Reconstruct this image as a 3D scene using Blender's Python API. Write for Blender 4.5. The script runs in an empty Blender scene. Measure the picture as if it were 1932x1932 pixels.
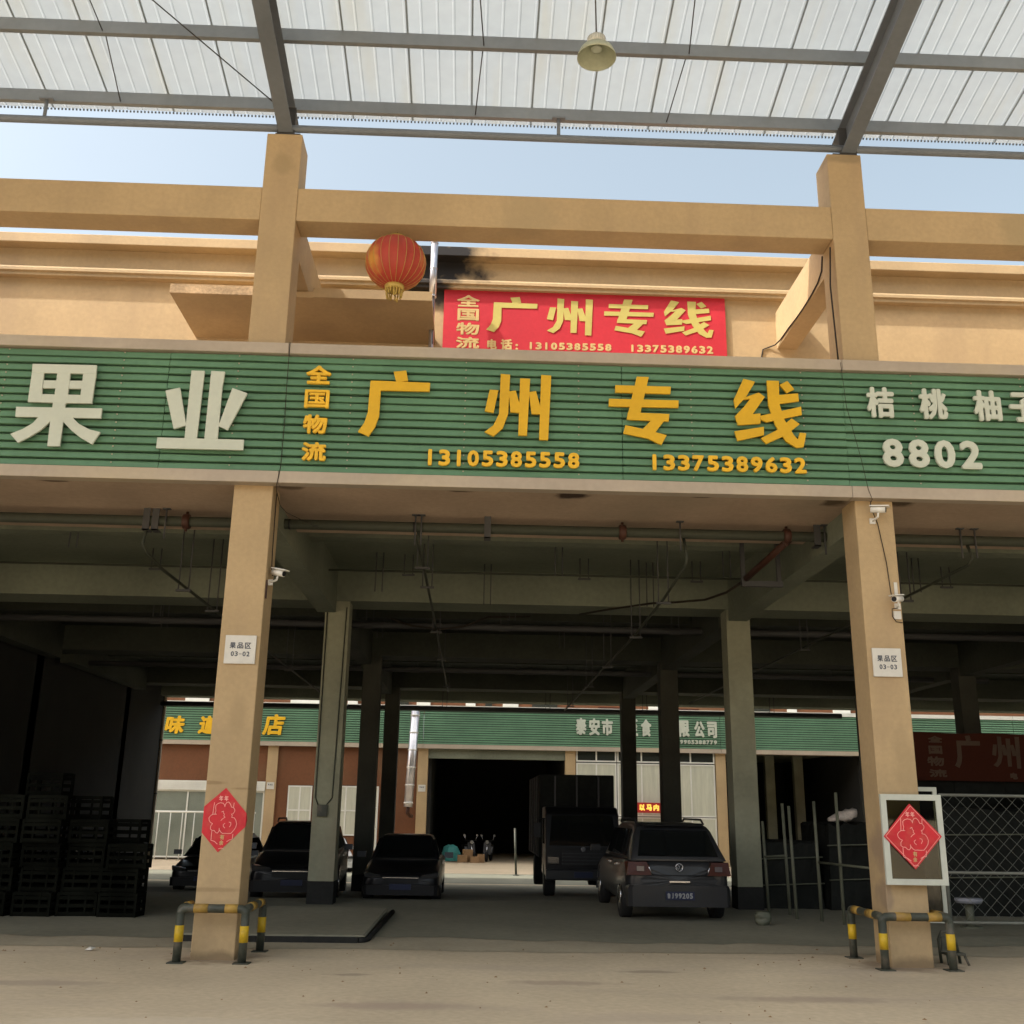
import bpy, bmesh, math, random
from mathutils import Vector, Matrix
random.seed(7)
SC = bpy.context.scene
COL = SC.collection
R = math.radians

# ------------------------------------------------------------------ camera
cam_d = bpy.data.cameras.new('camera'); cam = bpy.data.objects.new('camera', cam_d); COL.objects.link(cam)
cam_d.sensor_fit = 'HORIZONTAL'; cam_d.sensor_width = 36.0
cam_d.lens = 36.0 * 1949.72 / 1932.0
cam_d.clip_start = 0.1; cam_d.clip_end = 3000
cr = Vector((0.99915556, -0.03823627, 0.01503852)); cu = Vector((-0.02506962, -0.27734969, 0.96044191)); cf = Vector((0.03255278, 0.96000788, 0.27807406))
cam.matrix_world = Matrix(((cr.x, cu.x, -cf.x, 0.0), (cr.y, cu.y, -cf.y, -12.21), (cr.z, cu.z, -cf.z, 1.6), (0, 0, 0, 1)))
SC.camera = cam

# ------------------------------------------------------------------ light
SUN = Vector((-0.90, -0.40, 1.15)).normalized()          # towards the sun
world = bpy.data.worlds.new('World'); SC.world = world; world.use_nodes = True
wn = world.node_tree.nodes; wl = world.node_tree.links; wn.clear()
sky = wn.new('ShaderNodeTexSky'); sky.sky_type = 'NISHITA'; sky.sun_disc = False
sky.sun_elevation = math.asin(SUN.z); sky.sun_rotation = math.atan2(SUN.x, SUN.y)
sky.air_density = 1.0; sky.dust_density = 7.0; sky.ozone_density = 0.4; sky.altitude = 100
bg = wn.new('ShaderNodeBackground'); bg.inputs['Strength'].default_value = 0.108
wo = wn.new('ShaderNodeOutputWorld')
hs = wn.new('ShaderNodeHueSaturation'); hs.inputs['Saturation'].default_value = 0.60; hs.inputs['Hue'].default_value = 0.472; hs.inputs['Value'].default_value = 1.0
wl.new(sky.outputs[0], hs.inputs['Color']); wl.new(hs.outputs[0], bg.inputs[0]); wl.new(bg.outputs[0], wo.inputs[0])
sd = bpy.data.lights.new('sun', 'SUN'); sd.energy = 2.0; sd.angle = R(1.0); sd.color = (1.0, 0.95, 0.86)
sun = bpy.data.objects.new('sun', sd); COL.objects.link(sun); sun.location = (-20, -15, 30)
sun.rotation_euler = (-SUN).to_track_quat('-Z', 'Y').to_euler()
SC.view_settings.view_transform = 'Standard'; SC.view_settings.look = 'None'
SC.view_settings.exposure = 1.60; SC.view_settings.gamma = 1.0; SC.view_settings.use_curve_mapping = False
SC.render.engine = 'CYCLES'
SC.cycles.max_bounces = 10; SC.cycles.diffuse_bounces = 6; SC.cycles.transmission_bounces = 8; SC.cycles.use_denoising = True

# ------------------------------------------------------------------ materials
def mat(name, col, rough=0.7, var=0.12, scale=1.5, fine=0.06, fscale=30.0, bump=0.0, bscale=40.0, metal=0.0,
        dirt=None, spots=(), stretch=(1, 1, 1), spec=0.3, transl=0.0, coat=0.0):
    """Principled material whose colour wanders with two sizes of noise; spots are marks with a place of their own."""
    m = bpy.data.materials.new(name); m.use_nodes = True
    nt = m.node_tree; N = nt.nodes; L = nt.links
    p = N['Principled BSDF']; p.inputs['Roughness'].default_value = rough; p.inputs['Metallic'].default_value = metal
    p.inputs['Specular IOR Level'].default_value = spec
    if coat: p.inputs['Coat Weight'].default_value = coat; p.inputs['Coat Roughness'].default_value = 0.08
    geo = N.new('ShaderNodeNewGeometry')
    mp = N.new('ShaderNodeMapping'); mp.inputs['Scale'].default_value = stretch; L.new(geo.outputs['Position'], mp.inputs['Vector'])
    def noise(s, det, vec=None):
        n = N.new('ShaderNodeTexNoise'); n.inputs['Scale'].default_value = s; n.inputs['Detail'].default_value = det
        L.new((vec or mp.outputs[0]), n.inputs['Vector']); return n.outputs['Fac']
    def ramp(fac, a, b, c0, c1):
        r = N.new('ShaderNodeMapRange'); r.inputs['From Min'].default_value = a; r.inputs['From Max'].default_value = b
        r.inputs['To Min'].default_value = c0; r.inputs['To Max'].default_value = c1; L.new(fac, r.inputs['Value']); return r.outputs[0]
    def mul(a, b):
        q = N.new('ShaderNodeMath'); q.operation = 'MULTIPLY'; L.new(a, q.inputs[0])
        if hasattr(b, 'is_output'): L.new(b, q.inputs[1])
        else: q.inputs[1].default_value = b
        return q.outputs[0]
    v = mul(ramp(noise(scale, 5), 0.3, 0.7, 1 - var, 1 + var), ramp(noise(fscale, 3), 0.3, 0.7, 1 - fine, 1 + fine))
    mx = N.new('ShaderNodeMix'); mx.data_type = 'RGBA'; mx.blend_type = 'MULTIPLY'; mx.inputs['Factor'].default_value = 1.0
    mx.inputs['A'].default_value = (*col, 1)
    cmb = N.new('ShaderNodeCombineColor')
    for i in range(3): L.new(v, cmb.inputs[i])
    L.new(cmb.outputs[0], mx.inputs['B'])
    out = mx.outputs['Result']
    def blend(fac, c):
        nonlocal out
        b = N.new('ShaderNodeMix'); b.data_type = 'RGBA'; L.new(fac, b.inputs['Factor']); L.new(out, b.inputs['A'])
        b.inputs['B'].default_value = (*c, 1); out = b.outputs['Result']
    if dirt:
        dcol, amount, ds, dstr = dirt
        m2 = N.new('ShaderNodeMapping'); m2.inputs['Scale'].default_value = dstr; L.new(geo.outputs['Position'], m2.inputs['Vector'])
        blend(ramp(noise(ds, 6, m2.outputs[0]), 0.52, 0.72, 0.0, amount), dcol)
    for (c, rad, scol, amount) in spots:
        m3 = N.new('ShaderNodeMapping'); m3.vector_type = 'POINT'
        m3.inputs['Scale'].default_value = tuple(1 / r for r in rad); m3.inputs['Location'].default_value = tuple(-a / r for a, r in zip(c, rad))
        L.new(geo.outputs['Position'], m3.inputs['Vector'])
        ln = N.new('ShaderNodeVectorMath'); ln.operation = 'LENGTH'; L.new(m3.outputs[0], ln.inputs[0])
        ad = N.new('ShaderNodeMath'); ad.operation = 'ADD'; L.new(ln.outputs['Value'], ad.inputs[0]); L.new(ramp(noise(4.0, 4), 0.2, 0.8, -0.35, 0.35), ad.inputs[1])
        blend(ramp(ad.outputs[0], 0.50, 1.0, amount, 0.0), scol)
    L.new(out, p.inputs['Base Color'])
    if bump:
        bn = N.new('ShaderNodeBump'); bn.inputs['Strength'].default_value = bump; bn.inputs['Distance'].default_value = 0.02
        L.new(noise(bscale, 5), bn.inputs['Height']); L.new(bn.outputs[0], p.inputs['Normal'])
    if transl:
        t = N.new('ShaderNodeBsdfTranslucent'); L.new(out, t.inputs['Color'])
        ms = N.new('ShaderNodeMixShader'); ms.inputs[0].default_value = transl
        L.new(p.outputs[0], ms.inputs[1]); L.new(t.outputs[0], ms.inputs[2]); L.new(ms.outputs[0], N['Material Output'].inputs['Surface'])
    return m

def glow(name, col, strength):
    m = bpy.data.materials.new(name); m.use_nodes = True; p = m.node_tree.nodes['Principled BSDF']
    p.inputs['Base Color'].default_value = (*col, 1); p.inputs['Emission Color'].default_value = (*col, 1); p.inputs['Emission Strength'].default_value = strength
    return m

def glass(name, col=(0.8, 0.85, 0.85), rough=0.02, alpha=0.25):
    m = bpy.data.materials.new(name); m.use_nodes = True; nt = m.node_tree; N = nt.nodes; L = nt.links; N.clear()
    o = N.new('ShaderNodeOutputMaterial'); g = N.new('ShaderNodeBsdfGlossy'); g.inputs['Roughness'].default_value = rough
    t = N.new('ShaderNodeBsdfTransparent'); t.inputs['Color'].default_value = (*col, 1)
    f = N.new('ShaderNodeFresnel'); f.inputs['IOR'].default_value = 1.5
    ms = N.new('ShaderNodeMixShader'); L.new(f.outputs[0], ms.inputs[0]); L.new(t.outputs[0], ms.inputs[1]); L.new(g.outputs[0], ms.inputs[2]); L.new(ms.outputs[0], o.inputs[0])
    return m

M = dict(
    apricot=mat('apricot_paint', (0.425, 0.308, 0.168), 0.75, 0.10, 0.9, 0.05, 18, 0.12, 60, dirt=((0.33, 0.235, 0.14), 0.55, 1.3, (1, 1, 0.25)),
                spots=[((-0.75, 2.7, 10.05), (0.95, 0.9, 0.60), (0.018, 0.016, 0.015), 1.0), ((-0.9, 2.6, 9.55), (0.6, 0.9, 0.40), (0.018, 0.016, 0.015), 0.95),
                       ((4.6, 0.0, 4.03), (0.05, 0.3, 0.08), (0.06, 0.02, 0.01), 1.0), ((4.72, 0.0, 1.25), (0.10, 0.5, 0.32), (0.24, 0.17, 0.13), 0.55), ((4.72, 0.0, 0.75), (0.07, 0.4, 0.2), (0.2, 0.15, 0.12), 0.5),
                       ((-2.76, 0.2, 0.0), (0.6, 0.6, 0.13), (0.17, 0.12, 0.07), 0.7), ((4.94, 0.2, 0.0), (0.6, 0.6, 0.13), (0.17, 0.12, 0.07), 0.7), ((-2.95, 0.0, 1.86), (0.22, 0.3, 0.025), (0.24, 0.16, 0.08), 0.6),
                       ((-2.60, 0.0, 1.80), (0.16, 0.3, 0.02), (0.24, 0.16, 0.08), 0.6), ((-2.8, 0.0, 0.72), (0.35, 0.3, 0.03), (0.26, 0.18, 0.09), 0.5), ((-2.7, 0.0, 2.6), (0.12, 0.3, 0.3), (0.33, 0.24, 0.13), 0.5),
                       ((5.05, 0.0, 2.2), (0.15, 0.3, 0.5), (0.33, 0.24, 0.13), 0.45), ((-2.75, 0.0, 9.95), (0.16, 0.3, 0.2), (0.28, 0.21, 0.11), 0.5), ((0.6, 0.0, 9.3), (0.5, 0.4, 0.5), (0.34, 0.26, 0.15), 0.45), ((7.3, 0.0, 9.35), (0.35, 0.4, 0.4), (0.32, 0.25, 0.14), 0.5), ((4.95, 0.0, 10.35), (0.35, 0.4, 0.09), (0.22, 0.17, 0.10), 0.6)]),
    soffit=mat('soffit_plaster', (0.40, 0.30, 0.22), 0.85, 0.12, 0.8, 0.06, 14, 0.1, 50, dirt=((0.22, 0.2, 0.15), 0.5, 0.5, (1, 1, 1)),
               spots=[((1.15, 0.16, 5.42), (0.26, 0.2, 0.3), (0.05, 0.03, 0.02), 1.0), ((-0.25, 0.08, 5.42), (0.24, 0.11, 0.3), (0.08, 0.05, 0.03), 0.9),
                      ((-5.2, 0.1, 5.42), (0.25, 0.06, 0.3), (0.08, 0.05, 0.03), 0.9), ((2.8, 0.1, 5.42), (0.15, 0.05, 0.3), (0.08, 0.05, 0.03), 0.8),
                      ((4.5, 0.15, 5.42), (0.2, 0.25, 0.4), (0.06, 0.04, 0.02), 0.9), ((5.35, 0.15, 5.42), (0.2, 0.2, 0.4), (0.06, 0.04, 0.02), 0.9), ((-2.35, 0.1, 5.42), (0.2, 0.15, 0.4), (0.06, 0.04, 0.02), 0.7)]),
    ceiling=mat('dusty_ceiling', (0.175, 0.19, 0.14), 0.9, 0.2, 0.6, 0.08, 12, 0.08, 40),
    shaded_ceiling=mat('shaded_rear_ceiling', (0.055, 0.06, 0.045), 0.9, 0.25, 0.6, 0.1, 12),  # darker copy of the ceiling, paints the light falling off to the rear
    shade_step=mat('floor_shade_tone', (0.36, 0.315, 0.225), 0.9, 0.15, 0.7, 0.07, 14),  # mid tone that paints the shade gradient from street into hall
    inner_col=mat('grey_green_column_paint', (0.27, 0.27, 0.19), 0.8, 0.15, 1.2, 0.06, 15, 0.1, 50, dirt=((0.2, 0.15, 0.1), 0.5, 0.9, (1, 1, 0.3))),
    shaded_col=mat('shaded_column_paint', (0.055, 0.055, 0.042), 0.8, 0.2, 1.2, 0.06, 15),  # darker copy of the inner column paint, shade put into the colour
    plinth=mat('dark_plinth_paint', (0.028, 0.028, 0.026), 0.85, 0.2, 2, 0.1, 20, spec=0.1),
    frame=mat('pale_sign_border', (0.38, 0.32, 0.25), 0.6, 0.10, 0.7, 0.04, 12, 0.04, 40, dirt=((0.55, 0.45, 0.25), 0.4, 0.7, (0.5, 1, 1))),
    green=mat('green_painted_metal', (0.105, 0.215, 0.125), 0.45, 0.14, 0.9, 0.05, 10, 0.03, 20, dirt=((0.10, 0.20, 0.12), 0.5, 1.0, (0.25, 1, 3))),
    green_back=mat('dark_green_backing', (0.012, 0.03, 0.016), 0.8),
    white_letter=mat('off_white_letter', (0.50, 0.53, 0.44), 0.5, 0.04, 1.5, 0.02, 20),
    gold_letter=mat('gold_letter', (0.62, 0.36, 0.010), 0.4, 0.06, 2, 0.03, 20),
    gold_edge=mat('bright_gold_letter', (0.72, 0.42, 0.02), 0.4, 0.08, 3, 0.03, 20),
    red_banner=mat('red_banner_cloth', (0.46, 0.022, 0.034), 0.65, 0.10, 0.8, 0.04, 25, 0.5, 2.5),
    shaded_banner=mat('red_banner_cloth_shaded', (0.055, 0.015, 0.008), 0.8, 0.12, 0.8, 0.05, 25, spec=0.1),  # red banner cloth with the shade of the hall in its colour
    shaded_print=mat('banner_print_shaded', (0.085, 0.055, 0.035), 0.8),  # banner lettering dimmed for the same shade
    banner_gold=mat('banner_yellow_print', (0.46, 0.39, 0.11), 0.6, 0.08, 2, 0.03, 20),
    banner_tan=mat('banner_tan_print', (0.55, 0.40, 0.17), 0.6, 0.08, 2, 0.03, 20),
    red_paper=mat('red_paper', (0.58, 0.025, 0.035), 0.5, 0.12, 4, 0.05, 30, 0.05, 25, dirt=((0.55, 0.10, 0.07), 0.5, 9, (1, 1, 1))),
    pink_line=mat('pink_print', (0.85, 0.42, 0.36), 0.6),
    steel=mat('grey_painted_steel', (0.145, 0.165, 0.19), 0.5, 0.12, 1.0, 0.05, 12, 0.02, 20, spec=0.4),
    purlin=mat('galvanised_purlin', (0.21, 0.235, 0.26), 0.45, 0.12, 0.8, 0.05, 10, metal=0.3),
    dark_steel=mat('dark_rod_steel', (0.06, 0.06, 0.06), 0.6),
    sheet=mat('white_roof_sheet', (0.305, 0.335, 0.345), 0.6, 0.04, 0.5, 0.03, 6, dirt=((0.30, 0.285, 0.21), 0.4, 0.9, (2.6, 0.35, 1)), transl=0.5),
    added_lane_sheet=mat('added_clear_lane_sheet', (0.62, 0.64, 0.64), 0.6, transl=0.65),
    flue=mat('galvanised_flue', (0.62, 0.62, 0.66), 0.28, 0.12, 3, 0.05, 30, metal=0.85),
    lantern=mat('lantern_red_cloth', (0.42, 0.055, 0.035), 0.5, 0.10, 3, 0.04, 20, dirt=((0.62, 0.30, 0.05), 0.9, 2.3, (1, 1, 0.8)), transl=0.12),
    lantern_gold=mat('lantern_gold_trim', (0.46, 0.32, 0.08), 0.45),
    lamp_shade=mat('prismatic_lamp_shade', (0.44, 0.46, 0.34), 0.5, 0.08, 4, 0.05, 30, transl=0.25),
    lamp_metal=mat('lamp_body_metal', (0.5, 0.5, 0.42), 0.4, metal=0.4),
    plastic_white=mat('white_plastic', (0.70, 0.68, 0.62), 0.4, 0.05, 4, 0.03, 20),
    plate=mat('pale_metal_plate', (0.60, 0.58, 0.52), 0.35, 0.06, 3, 0.03, 20),
    ink=mat('dark_ink', (0.06, 0.07, 0.09), 0.6),
    black=mat('black_rubber', (0.012, 0.012, 0.012), 0.6),
    cable=mat('dark_cable', (0.025, 0.018, 0.012), 0.7),
    rail_dark=mat('dark_green_rail_paint', (0.055, 0.06, 0.045), 0.45, 0.3, 5, 0.15, 30, dirt=((0.16, 0.12, 0.09), 0.6, 5, (1, 1, 1))),
    rail_ochre=mat('worn_ochre_rail_paint', (0.34, 0.21, 0.045), 0.5, 0.25, 6, 0.1, 30, dirt=((0.20, 0.13, 0.06), 0.7, 7, (1, 1, 1))),
    rail_yellow=mat('yellow_rail_paint', (0.55, 0.36, 0.02), 0.45, 0.15, 5, 0.08, 30, dirt=((0.30, 0.17, 0.04), 0.6, 6, (1, 1, 1))),
    alu=mat('pale_aluminium', (0.50, 0.52, 0.45), 0.4, 0.06, 3, 0.03, 20),
    pipe=mat('grey_sprinkler_pipe', (0.045, 0.05, 0.035), 0.7, 0.12, 2, 0.06, 20),
    pipe_red=mat('red_oxide_coupling', (0.055, 0.022, 0.014), 0.5),
    brick=mat('maroon_wall_tile', (0.15, 0.06, 0.025), 0.7, 0.14, 0.5, 0.06, 8, dirt=((0.16, 0.10, 0.05), 0.5, 0.4, (1, 1, 1))),
    white_frame=mat('white_window_frame', (0.66, 0.66, 0.60), 0.5, 0.05, 2, 0.02, 10),
    curtain=mat('pale_curtain', (0.50, 0.50, 0.40), 0.8, 0.10, 1.2, 0.05, 8, stretch=(4, 1, 0.3)),
    dark_glass=mat('dark_glass', (0.03, 0.035, 0.03), 0.08, 0.1, 1, spec=0.5),
    grey_glass=mat('grey_window_glass', (0.20, 0.22, 0.18), 0.12, 0.15, 0.7, spec=0.5),
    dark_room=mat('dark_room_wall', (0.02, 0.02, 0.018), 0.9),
    car_black=mat('black_car_paint', (0.008, 0.008, 0.009), 0.35, 0.1, 2, spec=0.25, coat=0.25),
    car_grey=mat('dark_grey_car_paint', (0.02, 0.021, 0.023), 0.35, 0.1, 2, spec=0.3, coat=0.3),
    car_glass=mat('car_window_glass', (0.006, 0.007, 0.007), 0.05, 0.1, 1, spec=0.5),
    chrome=mat('chrome_trim', (0.6, 0.6, 0.62), 0.15, metal=1.0),
    tail=mat('red_tail_lamp', (0.06, 0.014, 0.006), 0.3, spec=0.2),
    headlamp=mat('clear_headlamp', (0.035, 0.035, 0.035), 0.1, spec=0.6, coat=0.5),
    tyre=mat('tyre_rubber', (0.015, 0.015, 0.015), 0.8),
    crate=mat('dark_plastic_crate', (0.007, 0.0075, 0.0055), 0.9, 0.5, 1.5, spec=0.02),
    tarp=mat('dark_tarpaulin', (0.014, 0.015, 0.013), 0.8, 0.3, 1.5, 0.1, 12, 0.2, 8, spec=0.08),
    sack=mat('woven_white_sack', (0.55, 0.48, 0.42), 0.8, 0.2, 9, 0.15, 50, 0.3, 40),
    teal=mat('teal_tarpaulin', (0.06, 0.28, 0.26), 0.6, 0.15, 4),
    cardboard=mat('brown_cardboard', (0.26, 0.16, 0.08), 0.8, 0.15, 4),
    wire=mat('galvanised_wire', (0.19, 0.20, 0.17), 0.45, metal=0.2),
    scaffold=mat('weathered_steel_tube', (0.11, 0.115, 0.08), 0.5, 0.2, 3),
    seat_blue=mat('pale_blue_plastic', (0.28, 0.29, 0.33), 0.5),
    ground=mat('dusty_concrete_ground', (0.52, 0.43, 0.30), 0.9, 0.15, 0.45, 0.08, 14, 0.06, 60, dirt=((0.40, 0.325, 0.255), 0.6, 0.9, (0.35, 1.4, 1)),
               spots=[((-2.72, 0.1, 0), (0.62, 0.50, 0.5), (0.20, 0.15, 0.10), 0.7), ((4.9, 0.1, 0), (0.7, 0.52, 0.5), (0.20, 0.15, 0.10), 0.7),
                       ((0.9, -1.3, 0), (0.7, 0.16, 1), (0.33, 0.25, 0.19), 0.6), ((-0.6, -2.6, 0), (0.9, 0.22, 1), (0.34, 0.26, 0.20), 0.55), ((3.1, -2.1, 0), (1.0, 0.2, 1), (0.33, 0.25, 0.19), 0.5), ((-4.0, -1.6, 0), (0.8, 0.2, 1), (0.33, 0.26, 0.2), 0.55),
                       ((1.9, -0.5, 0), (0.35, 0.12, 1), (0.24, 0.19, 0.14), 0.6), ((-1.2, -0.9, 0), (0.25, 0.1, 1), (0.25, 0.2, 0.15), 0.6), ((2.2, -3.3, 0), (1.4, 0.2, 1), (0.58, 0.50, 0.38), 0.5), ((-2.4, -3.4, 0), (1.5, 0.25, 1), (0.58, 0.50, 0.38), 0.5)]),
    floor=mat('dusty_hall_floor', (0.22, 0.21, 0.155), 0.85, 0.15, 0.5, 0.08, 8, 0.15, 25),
    lane=mat('pale_lane_concrete', (0.48, 0.39, 0.27), 0.9, 0.1, 0.4, 0.05, 6),
    kerb=mat('pale_edge_strip', (0.17, 0.17, 0.13), 0.9, 0.1, 1.0, 0.05, 8),
    led_board=glow('lit_red_board', (0.20, 0.01, 0.008), 0.25),
    led_text=glow('lit_yellow_text', (0.8, 0.42, 0.06), 0.5),
    pane=glass('tinted_pane', (0.46, 0.47, 0.38), 0.02),
    slab_edge=mat('weathered_slab_edge', (0.46, 0.33, 0.20), 0.85, 0.25, 4, 0.2, 25, 0.2, 40),
)

# ------------------------------------------------------------------ mesh helpers
class MB:
    def __init__(s): s.v = []; s.f = []; s.sm = []
    def add(s, vs, fs, smooth=False):
        b = len(s.v); s.v += [tuple(v) for v in vs]; s.f += [tuple(b + i for i in f) for f in fs]; s.sm += [smooth] * len(fs); return s
    def box(s, x0, x1, y0, y1, z0, z1):
        return s.hexa([(x0, y0, z0), (x1, y0, z0), (x1, y1, z0), (x0, y1, z0), (x0, y0, z1), (x1, y0, z1), (x1, y1, z1), (x0, y1, z1)])
    def hexa(s, v):
        return s.add(v, [(3, 2, 1, 0), (4, 5, 6, 7), (0, 1, 5, 4), (1, 2, 6, 5), (2, 3, 7, 6), (3, 0, 4, 7)])
    def prism_xz(s, poly, y0, y1):
        n = len(poly)
        a = sum(poly[i][0] * poly[(i + 1) % n][1] - poly[(i + 1) % n][0] * poly[i][1] for i in range(n))
        if a < 0: poly = poly[::-1]
        return s.add([(x, y0, z) for x, z in poly] + [(x, y1, z) for x, z in poly],
              [tuple(range(n)), tuple(range(2 * n - 1, n - 1, -1))] + [(i, i + n, (i + 1) % n + n, (i + 1) % n) for i in range(n)])
    def prism_yz(s, poly, x0, x1):
        n = len(poly)
        a = sum(poly[i][0] * poly[(i + 1) % n][1] - poly[(i + 1) % n][0] * poly[i][1] for i in range(n))
        if a < 0: poly = poly[::-1]
        return s.add([(x1, y, z) for y, z in poly] + [(x0, y, z) for y, z in poly],
              [tuple(range(n)), tuple(range(2 * n - 1, n - 1, -1))] + [(i, i + n, (i + 1) % n + n, (i + 1) % n) for i in range(n)])
    def tube(s, path, r, n=8, caps=True, smooth=True):
        P = [Vector(p) for p in path]; rings = []
        rr = r if isinstance(r, (list, tuple)) else [r] * len(P)
        d0 = (P[1] - P[0]).normalized(); ref = Vector((0, 0, 1)) if abs(d0.z) < 0.9 else Vector((1, 0, 0))
        u = d0.cross(ref).normalized()
        for i, p in enumerate(P):
            d = ((P[min(i + 1, len(P) - 1)] - P[max(i - 1, 0)])).normalized()
            u = (u - d * u.dot(d)).normalized(); w = d.cross(u)
            rings.append([p + (u * math.cos(2 * math.pi * k / n) + w * math.sin(2 * math.pi * k / n)) * rr[i] for k in range(n)])
        vs = [v for ring in rings for v in ring]; fs = []
        for i in range(len(P) - 1):
            for k in range(n): fs.append((i * n + k, i * n + (k + 1) % n, (i + 1) * n + (k + 1) % n, (i + 1) * n + k))
        s.add(vs, fs, smooth)
        if caps:
            b = len(s.v) - len(vs)
            s.f += [tuple(b + k for k in range(n - 1, -1, -1)), tuple(b + (len(P) - 1) * n + k for k in range(n))]; s.sm += [False, False]
        return s
    def lathe(s, prof, c=(0, 0, 0), n=16, axis='z', smooth=True):
        vs = []
        for (r, h) in prof:
            for k in range(n):
                a = 2 * math.pi * k / n; x, y = r * math.cos(a), r * math.sin(a)
                q = (x, y, h) if axis == 'z' else ((h, x, y) if axis == 'x' else (x, h, -y))
                vs.append((q[0] + c[0], q[1] + c[1], q[2] + c[2]))
        fs = []
        for i in range(len(prof) - 1):
            for k in range(n): fs.append((i * n + k, i * n + (k + 1) % n, (i + 1) * n + (k + 1) % n, (i + 1) * n + k))
        fs += [tuple(range(n - 1, -1, -1)), tuple((len(prof) - 1) * n + k for k in range(n))]
        s.add(vs, fs, smooth); s.sm[-1] = s.sm[-2] = False
        return s

def origin(o):
    v = Vector((0, 0, 0))
    while o is not None: v += o.location; o = o.parent
    return v

def obj(name, mb, material, parent=None, bevel=0.0, kind=None, label=None):
    off = origin(parent)
    me = bpy.data.meshes.new(name)
    me.from_pydata([(v[0] - off.x, v[1] - off.y, v[2] - off.z) for v in mb.v], [], mb.f)
    for p, sm in zip(me.polygons, mb.sm): p.use_smooth = sm
    if bevel:
        bm = bmesh.new(); bm.from_mesh(me)
        bmesh.ops.bevel(bm, geom=[e for e in bm.edges if len(e.link_faces) == 2 and e.calc_face_angle(0) > 0.5], offset=bevel, segments=2, affect='EDGES', profile=0.5)
        bm.to_mesh(me); bm.free()
    me.materials.append(material if not isinstance(material, str) else M[material])
    o = bpy.data.objects.new(name, me); COL.objects.link(o)
    if parent is not None: o.parent = parent
    if kind: o['kind'] = kind
    if label: o['label'] = label
    return o

def thing(name, label, cat, loc=(0, 0, 0), group=None):
    o = bpy.data.objects.new(name, None); COL.objects.link(o); o.location = loc; o.empty_display_size = 0.2
    return tag(o, label, cat, group)
def tag(o, label, cat, group=None):
    o['label'] = label; o['category'] = cat
    if group: o['group'] = group
    return o
def copy_tree(o, parent=None):
    c = o.copy(); COL.objects.link(c); c.parent = parent
    for ch in list(o.children): copy_tree(ch, c)
    return c

# ------------------------------------------------------------------ lettering
_gl = {}
def glyph(ch):
    if ch not in _gl:
        c = bpy.data.curves.new('t', 'FONT'); c.body = ch; c.resolution_u = 3; c.extrude = 0.5
        o = bpy.data.objects.new('t', c); COL.objects.link(o)
        dg = bpy.context.evaluated_depsgraph_get(); dg.update()
        me = bpy.data.meshes.new_from_object(o.evaluated_get(dg))
        _gl[ch] = ([tuple(v.co) for v in me.vertices], [tuple(p.vertices) for p in me.polygons])
        bpy.data.objects.remove(o); bpy.data.meshes.remove(me); bpy.data.curves.remove(c)
    return _gl[ch]
OFFS = [(0, 0), (1, 0), (-1, 0), (0, 1), (0, -1), (.75, .75), (-.75, .75), (.75, -.75), (-.75, -.75)]
def letter(mb, ch, x0, x1, z0, z1, yf, th, bold=0.0, slant=0.0, natural=False):
    """one character filling the box x0..x1, z0..z1 with its face at yf; weight is added by laying copies a hair apart"""
    vs, fs = glyph(ch)
    ax = min(v[0] for v in vs); bx = max(v[0] for v in vs); ay = min(v[1] for v in vs); by = max(v[1] for v in vs)
    b = bold
    if natural:                                  # keep proportions, centre in the box
        k = (z1 - z0 - 2 * b) / (by - ay); w = (bx - ax) * k; cx = (x0 + x1) / 2; x0, x1 = cx - w / 2 - b, cx + w / 2 + b
    sx = (x1 - x0 - 2 * b) / (bx - ax); sz = (z1 - z0 - 2 * b) / (by - ay)
    for i, (ox, oz) in enumerate(OFFS if b else OFFS[:1]):
        y = yf + i * 0.0005
        q = []
        for v in vs:
            zz = z0 + b + (v[1] - ay) * sz + oz * b
            q.append((x0 + b + (v[0] - ax) * sx + ox * b + slant * (zz - z0), y + (0.5 - v[2]) * th, zz))
        mb.add(q, fs)
    return mb
def text(parent, s, x0, x1, z0, z1, yf, th, material, bold=0.0, name='letter', zr=None):
    """a row of characters, each an object of its own"""
    n = len(s); w = (x1 - x0) / n
    zr = zr or (z0, z1)
    for i, ch in enumerate(s):
        if ch == ' ': continue
        t = i / max(1, n - 1); a = z0 + (zr[0] - z0) * t; b = z1 + (zr[1] - z1) * t
        if ch == '-': a, b = a + (b - a) * 0.42, a + (b - a) * 0.54
        mb = letter(MB(), ch, x0 + i * w + w * 0.10, x0 + (i + 1) * w - w * 0.10, a, b, yf, th, bold, natural=(ch in '1'))
        obj(name, mb, material, parent)
def strokes(polys, yf, th, bx=None):
    """a big cut-out character from its strokes; bx = (x0,x1,z0,z1) refits it"""
    mb = MB()
    if bx:
        xs = [p[0] for q in polys for p in q]; zs = [p[1] for q in polys for p in q]
        ax, wx, az, wz = min(xs), max(xs) - min(xs), min(zs), max(zs) - min(zs)
        polys = [[(bx[0] + (x - ax) / wx * (bx[1] - bx[0]), bx[2] + (z - az) / wz * (bx[3] - bx[2])) for x, z in q] for q in polys]
    for i, q in enumerate(polys): mb.prism_xz(q, yf + 0.0002 * i, yf + th)
    return mb
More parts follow.
